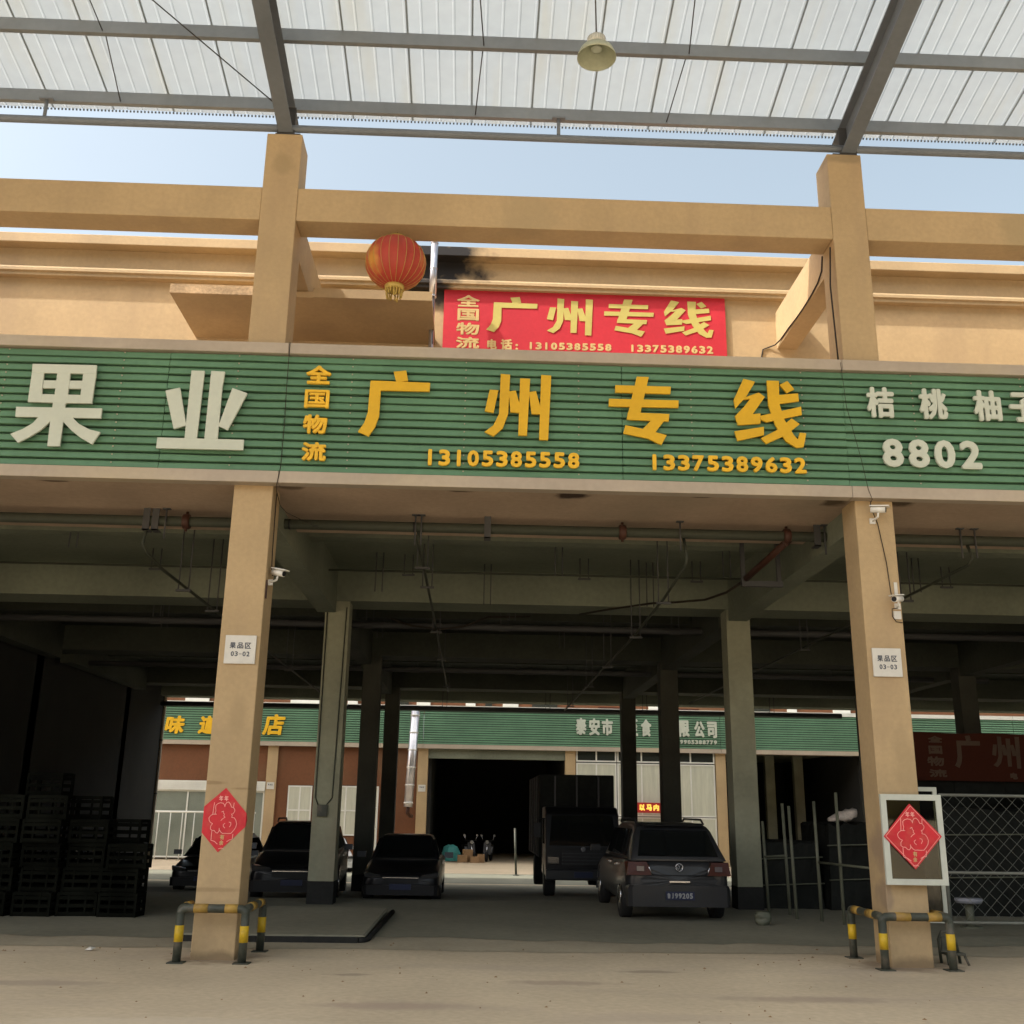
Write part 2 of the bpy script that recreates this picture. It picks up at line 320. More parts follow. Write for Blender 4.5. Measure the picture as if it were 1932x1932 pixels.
GLY = {
    'guo': [[(-5.580, 6.850), (-4.792, 6.856), (-4.785, 6.738), (-5.572, 6.729)], [(-5.572, 6.729), (-5.423, 6.729), (-5.406, 6.342), (-5.568, 6.340)], [(-5.262, 6.734), (-5.100, 6.735), (-5.093, 6.336), (-5.254, 6.340)], [(-4.945, 6.737), (-4.785, 6.738), (-4.789, 6.343), (-4.941, 6.343)], [(-5.412, 6.635), (-5.240, 6.636), (-5.234, 6.530), (-5.410, 6.529)], [(-5.097, 6.640), (-4.940, 6.643), (-4.936, 6.535), (-5.093, 6.532)], [(-5.421, 6.452), (-5.254, 6.452), (-5.249, 6.340), (-5.414, 6.340)], [(-5.102, 6.454), (-4.943, 6.455), (-4.939, 6.343), (-5.095, 6.340)], [(-5.261, 6.349), (-5.107, 6.345), (-5.104, 6.104), (-5.103, 5.776), (-5.254, 5.774), (-5.261, 6.099)], [(-5.699, 6.275), (-4.658, 6.284), (-4.654, 6.152), (-5.690, 6.144)], [(-5.386, 6.187), (-5.465, 6.070), (-5.580, 5.986), (-5.719, 5.920), (-5.609, 5.807), (-5.481, 5.886), (-5.357, 5.981), (-5.260, 6.094), (-5.230, 6.215)], [(-5.022, 6.175), (-4.913, 6.075), (-4.776, 6.005), (-4.638, 5.973), (-4.720, 5.812), (-4.868, 5.893), (-4.986, 5.981), (-5.103, 6.092), (-5.131, 6.195)]],
    'ye': [[(-3.621, 6.822), (-3.457, 6.823), (-3.466, 5.922), (-3.616, 5.922)], [(-3.377, 6.826), (-3.206, 6.819), (-3.219, 6.605), (-3.214, 5.925), (-3.376, 5.920)], [(-3.913, 6.543), (-3.738, 6.589), (-3.611, 6.090), (-3.760, 6.040)], [(-3.095, 6.604), (-2.902, 6.539), (-3.103, 6.043), (-3.221, 6.095)], [(-3.945, 5.926), (-2.893, 5.925), (-2.892, 5.790), (-3.946, 5.785)]],
    'guang': [[(-1.109, 6.886), (-0.950, 6.908), (-0.922, 6.767), (-1.069, 6.744)], [(-1.389, 6.758), (-0.643, 6.750), (-0.646, 6.631), (-1.393, 6.626)], [(-1.392, 6.734), (-1.256, 6.738), (-1.259, 6.289), (-1.302, 6.136), (-1.378, 6.013), (-1.511, 6.072), (-1.439, 6.190), (-1.403, 6.331)]],
    'zhou': [[(0.104, 6.680), (0.215, 6.677), (0.159, 6.369), (0.048, 6.389)], [(0.239, 6.900), (0.360, 6.892), (0.342, 6.360), (0.279, 6.171), (0.165, 6.058), (0.050, 6.113), (0.158, 6.202), (0.227, 6.357)], [(0.343, 6.664), (0.432, 6.679), (0.494, 6.459), (0.489, 6.379), (0.370, 6.385)], [(0.485, 6.848), (0.612, 6.845), (0.580, 6.079), (0.471, 6.079)], [(0.596, 6.665), (0.687, 6.679), (0.748, 6.455), (0.738, 6.368), (0.634, 6.369)], [(0.750, 6.902), (0.879, 6.897), (0.844, 6.029), (0.730, 6.030)]],
    'zhuan': [[(1.690, 6.792), (2.396, 6.793), (2.388, 6.692), (1.686, 6.691)], [(1.607, 6.605), (2.491, 6.609), (2.484, 6.508), (1.602, 6.500)], [(1.965, 6.917), (2.118, 6.917), (1.988, 6.363), (1.826, 6.334)], [(1.845, 6.429), (2.367, 6.422), (2.356, 6.319), (1.826, 6.330)], [(2.223, 6.422), (2.367, 6.417), (2.172, 6.156), (2.018, 6.204)], [(1.809, 6.256), (2.007, 6.217), (2.326, 6.138), (2.257, 6.005), (2.093, 6.084), (1.781, 6.145)]],
    'xian': [[(3.329, 6.931), (3.478, 6.894), (3.355, 6.690), (3.208, 6.521), (3.191, 6.637)], [(3.213, 6.628), (3.516, 6.748), (3.592, 6.690), (3.410, 6.429), (3.197, 6.418), (3.315, 6.545), (3.399, 6.656)], [(3.197, 6.418), (3.524, 6.466), (3.516, 6.326), (3.231, 6.298)], [(3.181, 6.214), (3.559, 6.287), (3.553, 6.174), (3.215, 6.086)], [(3.638, 6.704), (4.020, 6.754), (4.026, 6.644), (3.642, 6.579)], [(3.522, 6.433), (4.047, 6.573), (4.051, 6.460), (3.596, 6.347), (3.524, 6.380)], [(3.627, 6.916), (3.785, 6.916), (3.772, 6.607), (3.822, 6.394), (3.933, 6.185), (3.980, 6.127), (4.009, 6.222), (4.091, 6.213), (4.046, 6.028), (3.956, 6.016), (3.827, 6.099), (3.705, 6.308), (3.631, 6.579)], [(3.789, 6.861), (3.892, 6.920), (3.976, 6.806), (3.877, 6.750)], [(3.917, 6.409), (4.016, 6.336), (3.832, 6.182), (3.576, 6.057), (3.511, 6.132), (3.724, 6.249)]],
}
# ------------------------------------------------------------------ the ground
def zg(y): return 0.0 if y < 8 else (-0.85 if y > 25.5 else -0.85 * (y - 8) / 17.5)
def sheet(name, mat_, x0, x1, ys, dz, nx=1):
    mb = MB(); n = nx + 1
    vs = [(x0 + (x1 - x0) * i / nx, y, zg(y) + dz) for y in ys for i in range(n)]
    fs = [(j * n + i, j * n + i + 1, (j + 1) * n + i + 1, (j + 1) * n + i) for j in range(len(ys) - 1) for i in range(nx)]
    mb.add(vs, fs); return obj(name, mb, mat_, None, kind='structure')
sheet('ground', 'ground', -600, 600, [-600, -30, -8, 0, 4, 8, 12, 16, 20, 25.5, 60, 900], 0.0, 4)
def ragged(name, mat_, y0, amp, ys, dz, seed):            # a sheet whose street edge wanders, to soften a painted shade step
    rnd = random.Random(seed); n = 201; mb = MB(); off = []; a = 0
    for i in range(n): a = a * 0.8 + rnd.uniform(-1, 1) * amp; off.append(a)
    vs = [(-22 + 50 * i / (n - 1), (y0 + off[i]) if j == 0 else y, zg((y0 + off[i]) if j == 0 else y) + dz) for j, y in enumerate([y0] + ys) for i in range(n)]
    mb.add(vs, [(j * n + i, j * n + i + 1, (j + 1) * n + i + 1, (j + 1) * n + i) for j in range(len(ys)) for i in range(n - 1)])
    return obj(name, mb, mat_, None, kind='structure')
ragged('floor_shade_band', 'shade_step', 1.0, 0.05, [4.5], 0.004, 3)  # band painting the first step of shade into the hall
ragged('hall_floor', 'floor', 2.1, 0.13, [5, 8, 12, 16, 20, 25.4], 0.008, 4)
sheet('lane_edge_strip', 'kerb', -30, 40, [25.9, 31.8], 0.008)
sheet('lane', 'lane', -30, 40, [31.8, 42.5], 0.006)

# ------------------------------------------------------------------ near market hall
CX = [-10.70, -3.00, 4.70, 12.40]; CW = 0.477; CD = 0.472
hall = thing('market_hall', 'apricot concrete market hall with open ground floor and terrace wall above', 'building', (0, 0, 0))
for i, x in enumerate(CX):
    obj('column', MB().box(x, x + CW, 0.0, CD, -0.05, 10.42), 'apricot', hall, bevel=0.012)
for y in (6.9, 14.0, 21.0):
    for x in CX:
        x2 = x + 0.02 if x > 0 else (x + 0.2 if x > -5 else x - 0.65)
        c = obj('column', MB().box(x2, x2 + 0.45, y, y + 0.45, zg(y) + 0.38, 6.0), 'inner_col' if y < 10 else 'shaded_col', hall, bevel=0.01, label='grey green inner column with dark painted foot')
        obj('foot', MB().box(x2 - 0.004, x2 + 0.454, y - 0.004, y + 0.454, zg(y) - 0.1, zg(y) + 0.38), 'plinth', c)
obj('front_soffit', MB().box(-22, 28, 0.02, 2.3, 5.42, 5.98), 'soffit', hall)
obj('ceiling', MB().box(-22, 28, 2.3, 7.3, 5.93, 6.1), 'ceiling', hall)
obj('ceiling', MB().box(-22, 28, 7.3, 25.4, 5.93, 6.1), 'shaded_ceiling', hall)
for y in (6.85, 13.95, 20.95):
    obj('cross_beam', MB().box(-22, 28, y, y + 0.85, 5.32, 5.96), 'ceiling' if y < 10 else 'shaded_ceiling', hall)
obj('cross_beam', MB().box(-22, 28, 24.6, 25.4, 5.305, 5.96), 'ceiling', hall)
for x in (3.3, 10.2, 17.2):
    obj('cross_beam', MB().box(-22, 28, x, x + 0.3, 5.62, 5.94), 'ceiling' if x < 5 else 'shaded_ceiling', hall)
for x in CX:
    for y0, y1 in ((0.45, 6.87), (7.68, 13.97), (14.78, 20.97)):
        xx = x + 0.06
        obj('tie_beam', MB().box(xx, xx + 0.34, y0, y1, 5.10, 5.95), 'ceiling' if y0 < 5 else 'shaded_ceiling', hall)
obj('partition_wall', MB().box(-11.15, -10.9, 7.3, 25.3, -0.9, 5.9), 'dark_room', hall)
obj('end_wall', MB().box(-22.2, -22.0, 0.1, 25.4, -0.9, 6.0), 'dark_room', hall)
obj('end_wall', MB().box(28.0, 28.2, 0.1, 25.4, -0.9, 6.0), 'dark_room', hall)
obj('terrace_floor', MB().box(-22, 28, 0.3, 25.4, 6.95, 7.2), 'soffit', hall)
obj('terrace_wall', MB().box(-22, 28, 2.75, 3.0, 6.9, 9.95), 'apricot', hall)
obj('roof_slab', MB().box(-22, 28, 2.8, 25.4, 9.96, 10.14), 'soffit', hall)
obj('rear_wall', MB().box(-22, 28, 25.0, 25.3, 6.2, 9.95), 'apricot', hall)
obj('parapet_band', MB().box(-22, 28, 2.71, 2.99, 9.76, 10.09), 'apricot', hall)
obj('parapet_coping', MB().box(-22, 28, 2.50, 3.05, 10.09, 10.255), 'apricot', hall, bevel=0.01)
obj('moulding', MB().prism_yz([(2.60, 9.70), (2.60, 9.655), (2.635, 9.645), (2.635, 9.59), (2.80, 9.59), (2.80, 9.78), (2.70, 9.78), (2.63, 9.74)], -22, 28), 'apricot', hall)
obj('long_beam', MB().box(CX[1] + CW, CX[2], 0.01, 0.43, 9.094, 9.588), 'apricot', hall, bevel=0.01)
obj('long_beam', MB().box(CX[0] + CW, CX[1], 0.01, 0.43, 9.094, 9.588), 'apricot', hall, bevel=0.01)
obj('long_beam', MB().box(CX[2] + CW, CX[3], 0.01, 0.43, 9.094, 9.588), 'apricot', hall, bevel=0.01)
for x0, x1 in ((-10.7, -10.38), (-2.84, -2.524), (4.703, 5.02), (12.41, 12.72)):
    obj('strut_beam', MB().box(x0, x1, 0.46, 2.77, 8.75, 9.38), 'apricot', hall, bevel=0.008)
obj('awning_slab', MB().box(-4.49, -0.745, 1.3, 2.77, 8.645, 8.742), 'apricot', hall, bevel=0.006)
obj('slab_edge', MB().box(-4.49, -2.95, 1.285, 1.34, 8.648, 8.79), 'slab_edge', hall)
obj('slab_edge', MB().box(-2.45, -0.745, 1.285, 1.34, 8.648, 8.79), 'apricot', hall)
for x in (CX[1], CX[2]):
    obj('anchor_plate', MB().box(x + 0.10, x + 0.44, 0.03, 0.42, 10.421, 10.455), 'dark_steel', hall)

# ------------------------------------------------------------------ street canopy
can = thing('street_canopy', 'steel framed canopy of white translucent corrugated sheets over the street', 'canopy', (0, 0, 0))
def zr(y): return 11.065 - 0.2 * (y - 0.1)              # underside of the sheets
def slab(mb, x0, x1, y0, y1, h0, h1):                    # a bar that follows the roof slope
    return mb.hexa([(x0, y0, zr(y0) + h0), (x1, y0, zr(y0) + h0), (x1, y1, zr(y1) + h0), (x0, y1, zr(y1) + h0),
                    (x0, y0, zr(y0) + h1), (x1, y0, zr(y0) + h1), (x1, y1, zr(y1) + h1), (x0, y1, zr(y1) + h1)])
YE = -13.5
for xc in (-18.3, -10.5, -2.76, 5.02, 12.7):
    mb = MB()
    slab(mb, xc - 0.10, xc + 0.10, YE, 0.34, -0.615, -0.600)
    slab(mb, xc - 0.10, xc + 0.10, YE, 0.34, -0.200, -0.187)
    slab(mb, xc - 0.006, xc + 0.006, YE, 0.33, -0.600, -0.200)
    ra = obj('rafter', mb, 'steel', can)
    obj('end_plate', MB().box(xc - 0.12, xc + 0.12, 0.02, 0.035, 10.456, 10.86), 'dark_steel', ra)
for k in range(13):
    y = 0.1 - 1.1 * k; mb = MB(); z = zr(y)
    mb.box(-32, 26, y - 0.004, y + 0.004, z - 0.183, z - 0.003)
    mb.box(-32, 26, y + 0.004, y + 0.065, z - 0.183, z - 0.176)
    mb.box(-32, 26, y + 0.004, y + 0.065, z - 0.012, z - 0.005)
    mb.box(-32, 26, y + 0.059, y + 0.065, z - 0.176, z - 0.160)
    obj('purlin', mb, 'purlin', can)
obj('tie_tube', MB().tube([(-32, 0.05, 10.54), (26, 0.05, 10.54)], 0.052, 12), 'steel', can)
for x in (-6.05, 0.98, 8.9, -13.5):
    obj('prop', MB().tube([(x, 0.07, 10.585), (x, 0.07, 10.90)], 0.025, 8).box(x - 0.09, x + 0.09, 0.02, 0.09, 10.86, 10.885), 'steel', can)
def sheet_mb(x0, n, y0, y1, dz):
    pts = []
    for i in range(n):
        a = x0 + i * 0.21
        pts += [(a, 0.0), (a + 0.170, 0.0), (a + 0.182, 0.006), (a + 0.198, 0.006)]
    pts += [(x0 + n * 0.21, 0.0), (x0 + n * 0.21 + 0.02, 0.0)]
    m = len(pts); ys = [y0, y1]
    vs = [(x, y, zr(y) + h + dz) for y in ys for x, h in pts]
    return MB().add(vs, [(i, i + m, i + m + 1, i + 1) for i in range(m - 1)])
rs = MB()
nsh = 70
for i in range(nsh):
    x = -33.0 + i * 0.84
    mb = sheet_mb(x, 4, 0.41 + random.uniform(-0.006, 0.006), YE, 0.003 * (i % 2) + 0.001)
    if -9.6 < x < 11.5:
        s = obj('roof_sheet', mb, 'sheet', can)
        j = MB()
        slab(j, x - 0.001, x + 0.010, YE, 0.33, -0.004, -0.002)
        obj('lap_strip', j, 'sheet', s)
    else: rs.add(mb.v, mb.f)
obj('roof_sheet', rs, 'sheet', can, kind='stuff')
cl = MB()
for i in range(int(21 / 0.05)):                        # foam closure blocks under the eave
    x = -9.6 + i * 0.05; cl.hexa([(x, 0.405, zr(0.405) - 0.022), (x + 0.022, 0.405, zr(0.405) - 0.022), (x + 0.022, 0.42, zr(0.42) - 0.022), (x, 0.42, zr(0.42) - 0.022), (x, 0.405, zr(0.405) - 0.001), (x + 0.022, 0.405, zr(0.405) - 0.001), (x + 0.022, 0.42, zr(0.42) - 0.001), (x, 0.42, zr(0.42) - 0.001)])
obj('closure_block', cl, 'steel', can, kind='stuff')
# lap_strip doubles the sheet at each joint
for xs in (-5.02, -0.13, 2.55, 9.9):
    for k in range(4):
        y0 = 0.1 - 1.1 * k; y1 = y0 - 1.1; t = 0.05 * (1 if k % 2 else -1)
        obj('sag_rod', MB().tube([(xs + t, y0, zr(y0) - 0.15), (xs - t, y1, zr(y1) - 0.06)], 0.008, 6), 'dark_steel', can)
for a, b in (((-2.86, 0.05, 10.86), (-5.6, -3.3, 11.45)), ((-10.4, 0.05, 10.86), (-7.2, -3.3, 11.45))):
    obj('brace_rod', MB().tube([a, b], 0.009, 6), 'dark_steel', can)
# lane canopy beyond the hall, out of view, added to soften the sun on the far hall
lc = MB(); lc.add([(-30, 27.5, 10.9), (40, 27.5, 10.9), (40, 39.0, 12.4), (-30, 39.0, 12.4)], [(0, 1, 2, 3)])
tag(obj('unseen_lane_canopy', lc, 'added_lane_sheet'), 'unseen white translucent canopy added over the lane to soften the sun on the far hall', 'canopy')

# ------------------------------------------------------------------ signboards
SF = -0.155                                   # face of the pale border
def signboard(label, x0, x1, joints):
    t = thing('signboard', label, 'sign', ((x0 + x1) / 2, -0.08, 5.39), 'green slatted signboards along the hall front')
    obj('backing', MB().box(x0, x1, -0.05, -0.002, 5.46, 7.16), 'green_back', t)
    obj('border', MB().box(x0, x1, SF, -0.004, 7.10, 7.245), 'frame', t, bevel=0.006)
    obj('border', MB().box(x0, x1, SF, -0.004, 5.39, 5.54), 'frame', t, bevel=0.006)
    xs = [x0] + [j for j in joints if x0 < j < x1] + [x1]
    n = 15; p = (7.10 - 5.54) / n
    for a, b in zip(xs[:-1], xs[1:]):
        a2 = a + (0.004 if a in joints else 0.0); b2 = b - (0.004 if b in joints else 0.0)
        for i in range(n):
            z = 5.54 + i * p + random.uniform(-0.003, 0.003); w = random.uniform(-0.005, 0.004)
            prof = [(-0.052, z + 0.012), (-0.092 + w, z + 0.014), (-0.100 + w, z + 0.020), (-0.088 + w, z + 0.080), (-0.094 + w, z + 0.088), (-0.090 + w, z + 0.093), (-0.052, z + 0.096)]
            ns = 5; mb = MB(); xs_ = [a2 + (b2 - a2) * q / ns for q in range(ns + 1)]; m = len(prof); vs = []
            for q, xx in enumerate(xs_):
                d = random.uniform(-0.004, 0.003) if 0 < q < ns else 0; e = random.uniform(-0.003, 0.003)
                vs += [(xx, y + d * (1 if 0 < k_ < m - 1 else 0), zz + e) for k_, (y, zz) in enumerate(prof)]
            mb.add(vs, [(q * m + k_, (q + 1) * m + k_, (q + 1) * m + k_ + 1, q * m + k_ + 1) for q in range(ns) for k_ in range(m - 1)] + [tuple(range(m)), tuple(ns * m + k_ for k_ in range(m - 1, -1, -1))])
            obj('slat', mb, 'green', t)
    sc = MB()
    xx = x0 + ((-5.92 - x0) % 1.43)
    while xx < x1:
        for i in range(n): sc.box(xx - 0.008, xx + 0.008, -0.106, -0.096, 5.54 + i * p + 0.066, 5.54 + i * p + 0.080)
        xx += 1.43
    obj('screw', sc, 'frame', t, kind='stuff')
    return t
JO = (-10.15, -3.92, 1.78, 7.48)
sl = signboard('green slatted signboard with two large off-white characters, left of the left column', -16.0, -2.444, JO)
sm = signboard('green slatted signboard with four big gold characters and two phone numbers between the columns', -2.440, 4.620, JO)
sr = signboard('green slatted signboard with four small white characters over 8802, right of the right column', 4.624, 18.0, JO)
LF = -0.170
for k in ('guo', 'ye'): obj('letter', strokes(GLY[k], LF, 0.032), 'white_letter', sl, bevel=0.003)
for k in ('guang', 'zhou', 'zhuan', 'xian'): obj('letter', strokes(GLY[k], LF, 0.032), 'gold_letter', sm, bevel=0.003)
for ch, b in (('全', (-2.199, -1.886, 6.698, 6.946)), ('国', (-2.196, -1.892, 6.375, 6.617)), ('物', (-2.194, -1.896, 6.036, 6.285)), ('流', (-2.186, -1.886, 5.682, 5.924))):
    obj('letter', letter(MB(), ch, *b, LF + 0.01, 0.035, 0.007 if ch == '国' else 0.010), 'gold_edge', sm)
text(sm, '13105385558', -0.70, 1.25, 5.663, 5.872, LF + 0.01, 0.03, 'gold_edge', 0.010, zr=(5.672, 5.876))
text(sm, '13375389632', 2.075, 4.085, 5.680, 5.884, LF + 0.01, 0.03, 'gold_edge', 0.010, zr=(5.687, 5.892))
for ch, b in (('桔', (4.902, 5.257, 6.460, 6.875)), ('桃', (5.58, 5.937, 6.459, 6.875)), ('柚', (6.282, 6.638, 6.455, 6.875)), ('子', (6.746, 7.10, 6.457, 6.86))):
    obj('letter', letter(MB(), ch, *b, LF + 0.01, 0.03, 0.014), 'white_letter', sr)
text(sr, '8802', 5.015, 6.335, 5.804, 6.178, LF + 0.01, 0.03, 'white_letter', 0.019)

# ------------------------------------------------------------------ red banner on the terrace wall
def banner(label, x0, x1, z0, z1, y, boxes, big, tel, m_cloth, m_big, m_small, group):
    t = thing('banner', label, 'banner', ((x0 + x1) / 2, y, z0), group)
    mb = MB(); n = 24; w = [0.006 * math.sin(i * 0.9) for i in range(n + 1)]
    for i in range(n):
        a = x0 + (x1 - x0) * i / n; b = x0 + (x1 - x0) * (i + 1) / n
        mb.hexa([(a, y, z0), (b, y, z0), (b, y + 0.02, z0), (a, y + 0.02, z0), (a, y, z1 + w[i]), (b, y, z1 + w[i + 1]), (b, y + 0.02, z1 + w[i + 1]), (a, y + 0.02, z1 + w[i])])
    obj('cloth', mb, m_cloth, t)
    for ch, b in boxes: obj('letter', letter(MB(), ch, *b, y - 0.006, 0.003, 0.009), m_small, t)
    for k, b in big: obj('letter', strokes(GLY[k], y - 0.010, 0.003, b), m_big, t)
    for s, a, b, c, d, e, f in tel: text(t, s, a, b, c, d, y - 0.006, 0.003, m_small, 0.009, zr=(e, f))
    return t
banner('bright red cloth banner with yellow characters on the terrace wall above the signboard', -0.63, 3.88, 8.40, 9.60, 2.700,
       [('全', (-0.424, -0.061, 9.297, 9.506)), ('国', (-0.409, -0.068, 9.055, 9.265)), ('物', (-0.423, -0.057, 8.809, 9.023)), ('流', (-0.421, -0.051, 8.576, 8.774)),
        ('电', (0.073, 0.226, 8.566, 8.748)), ('话', (0.287, 0.469, 8.568, 8.756)), (':', (0.519, 0.559, 8.571, 8.679))],
       [('guang', (0.052, 0.860, 8.868, 9.494)), ('zhou', (1.011, 1.750, 8.861, 9.493)), ('zhuan', (1.925, 2.724, 8.865, 9.511)), ('xian', (2.879, 3.679, 8.883, 9.521))],
       [('13105385558', 0.70, 2.05, 8.592, 8.718, 8.600, 8.726), ('13375389632', 2.31, 3.67, 8.600, 8.727, 8.606, 8.741)], 'red_banner', 'banner_gold', 'banner_tan', 'red logistics banners')
def far_box(b): return (b[0] * 1.11, b[1] * 1.11, 1.6 + (b[2] - 1.6) * 1.11, 1.6 + (b[3] - 1.6) * 1.11)
banner('red banner with shade put into its colour, hung deep inside the hall above the chain link fence', 8.85, 13.6, 2.326, 3.27, 9.0,
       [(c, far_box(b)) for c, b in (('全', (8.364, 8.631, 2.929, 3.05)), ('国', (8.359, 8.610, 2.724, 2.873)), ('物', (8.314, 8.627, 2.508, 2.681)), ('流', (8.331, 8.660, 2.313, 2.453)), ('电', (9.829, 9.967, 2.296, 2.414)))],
       [(c, far_box(b)) for c, b in (('guang', (8.819, 9.326, 2.482, 3.07)), ('zhou', (9.532, 10.070, 2.488, 3.060)))], [], 'shaded_banner', 'shaded_print', 'shaded_print', 'red logistics banners')

# ------------------------------------------------------------------ lantern, flue, lamp
ln = thing('lantern', 'round red cloth lantern with gold patches and tassels hung from the upper beam', 'lantern', (-1.19, 0.22, 8.63))
LC = (-1.19, 0.22, 8.63)
NR = 22; vs = []; fs = []; ST = 15
for j in range(ST + 1):
    th = math.pi * (0.07 + 0.86 * j / ST); r0 = 0.405 * math.sin(th) ** 0.92; z = 0.36 * math.cos(th)
    for k in range(NR * 4):
        a = 2 * math.pi * k / (NR * 4); rr = r0 * (1 - 0.035 * abs(math.sin(a * NR / 2 + 0.0)) ** 2 * 1.0)
        vs.append((LC[0] + rr * math.cos(a), LC[1] + rr * math.sin(a), LC[2] + z))
n4 = NR * 4
for j in range(ST):
    for k in range(n4): fs.append((j * n4 + k, (j + 1) * n4 + k, (j + 1) * n4 + (k + 1) % n4, j * n4 + (k + 1) % n4))
obj('cloth', MB().add(vs, fs, True), 'lantern', ln)
for k in range(NR):
    a = 2 * math.pi * k / NR
    obj('rib', MB().tube([(LC[0] + 0.407 * math.sin(t) ** 0.92 * math.cos(a), LC[1] + 0.407 * math.sin(t) ** 0.92 * math.sin(a), LC[2] + 0.36 * math.cos(t)) for t in [math.pi * (0.07 + 0.86 * i / 12) for i in range(13)]], 0.0035, 4), 'lantern_gold', ln)
obj('cap', MB().lathe([(0.10, 0.33), (0.12, 0.345), (0.12, 0.385), (0.05, 0.40)], LC, 18), 'lantern_gold', ln)
obj('base_ring', MB().lathe([(0.10, -0.33), (0.13, -0.335), (0.13, -0.40), (0.09, -0.41)], LC, 18), 'lantern_gold', ln)
for k in range(16):
    a = 2 * math.pi * k / 16; r = 0.115; l = random.uniform(0.07, 0.15); d = random.uniform(-0.02, 0.02)
    obj('tassel', MB().tube([(LC[0] + r * math.cos(a), LC[1] + r * math.sin(a), LC[2] - 0.39), (LC[0] + (r - 0.02) * math.cos(a) + d, LC[1] + (r - 0.02) * math.sin(a), LC[2] - 0.39 - l)], [0.009, 0.013], 5), 'lantern_gold', ln)
obj('cord', MB().tube([(LC[0], LC[1], LC[2] + 0.39), (LC[0], LC[1], 9.10)], 0.006, 6), 'cable', ln)

fl = thing('flue_pipe', 'shiny galvanised flue pipe standing beside the red banner before the soot stain', 'pipe', (-0.79, 2.25, 7.2))
obj('upper_pipe', MB().tube([(-0.79, 2.25, 9.22), (-0.79, 2.25, 10.16)], 0.056, 16), 'flue', fl)
obj('lower_pipe', MB().tube([(-0.78, 2.25, 7.2), (-0.79, 2.25, 9.3)], 0.038, 12), 'flue', fl)
for z in (9.22, 9.70, 10.15): obj('joint_ring', MB().lathe([(0.060, -0.012), (0.060, 0.012)], (-0.79, 2.25, z), 16), 'flue', fl)
obj('guy_wire', MB().tube([(-0.74, 2.24, 9.75), (-0.77, 2.2, 9.35), (-0.76, 2.2, 8.4)], 0.006, 5), 'cable', fl)

hb = thing('high_bay_lamp', 'unlit dome lamp with pale prismatic shade hanging from the canopy', 'lamp', (1.14, -3.0, 9.28))
LX, LY = 1.14, -3.0
obj('shade', MB().lathe([(0.085, 9.495), (0.12, 9.48), (0.175, 9.43), (0.205, 9.36), (0.209, 9.335), (0.203, 9.333), (0.195, 9.365), (0.168, 9.42), (0.115, 9.465), (0.08, 9.475)], (LX, LY, 0), 32), 'lamp_shade', hb)
obj('heat_sink', MB().lathe([(0.09, 9.495), (0.095, 9.585), (0.07, 9.60)], (LX, LY, 0), 24), 'lamp_metal', hb)
for k in range(24):
    a = 2 * math.pi * k / 24
    obj('fin', MB().tube([(LX + 0.092 * math.cos(a), LY + 0.092 * math.sin(a), 9.50), (LX + 0.095 * math.cos(a), LY + 0.095 * math.sin(a), 9.585)], 0.006, 4), 'plate', hb)
obj('bulb', MB().lathe([(0.03, 9.47), (0.06, 9.455), (0.06, 9.44), (0.03, 9.43)], (LX, LY, 0), 12), 'white_letter', hb)
obj('cord', MB().tube([(LX, LY, 9.60), (LX - 0.03, LY - 0.05, 11.5)], 0.009, 6), 'dark_steel', hb)
# ------------------------------------------------------------------ pipes under the hall ceiling
pm = thing('sprinkler_main', 'long grey sprinkler main running across the hall just behind the signboard', 'pipe', (0.8, 1.3, 5.265))
obj('pipe', MB().tube([(-22, 1.3, 5.265), (28, 1.3, 5.265)], 0.068, 14), 'pipe', pm)
for x in (-3.906, 1.963, 4.218, -10.2, 9.4):
    obj('coupling', MB().lathe([(0.085, -0.05), (0.105, -0.035), (0.105, 0.035), (0.085, 0.05)], (x, 1.3, 5.265), 14, 'x'), 'pipe_red', pm)
    obj('bolt', MB().tube([(x, 1.3, 5.13), (x, 1.3, 5.40)], 0.02, 6), 'pipe_red', pm)
for x in (-2.53, -0.86, 7.9): obj('joint_band', MB().lathe([(0.072, -0.012), (0.072, 0.012)], (x, 1.3, 5.265), 14, 'x'), 'black', pm)
for x in (-4.42, -4.30, 0.13, 4.62):
    obj('hanger', MB().box(x - 0.045, x + 0.045, 1.22, 1.235, 5.12, 5.44).box(x - 0.045, x + 0.045, 1.22, 1.38, 5.12, 5.135), 'dark_steel', pm)
for x in (-4.16, -0.84, -0.76, 2.74, 4.72, 6.6, 6.8):
    obj('hanger', MB().tube([(x, 1.22, 5.43), (x, 1.22, 5.0)], 0.013, 6).box(x - 0.05, x + 0.05, 1.19, 1.25, 5.405, 5.419), 'dark_steel', pm)

def run_pipe(label, pts, r, hang, material='pipe'):
    t = thing('branch_pipe', label, 'pipe', pts[0], 'thin pipes hung below the hall ceiling')
    obj('pipe', MB().tube(pts, r, 8), material, t)
    for (x, y, z) in hang:
        top = 5.93 if y > 2.3 else 5.42
        for d in (-0.075, 0.075): obj('hanger_rod', MB().tube([(x + d, y, top), (x + d, y, z - 0.05)], 0.011, 6), 'dark_steel', t)
        obj('hanger_bar', MB().box(x - 0.11, x + 0.11, y - 0.02, y + 0.02, z - 0.075, z - 0.045), 'dark_steel', t)
    return t
run_pipe('thin pipe running back under the ceiling, left of the left column', [(-4.42, 1.3, 5.2), (-4.42, 1.2, 4.92), (-4.40, 1.35, 4.83), (-4.36, 2.0, 4.75), (-4.32, 3.4, 4.72), (-4.3, 20, 4.72)], 0.022, [(-4.34, 3.0, 4.73), (-4.3, 4.6, 4.72), (-4.3, 7.9, 4.72), (-4.3, 12, 4.72), (-4.3, 19, 4.72)])
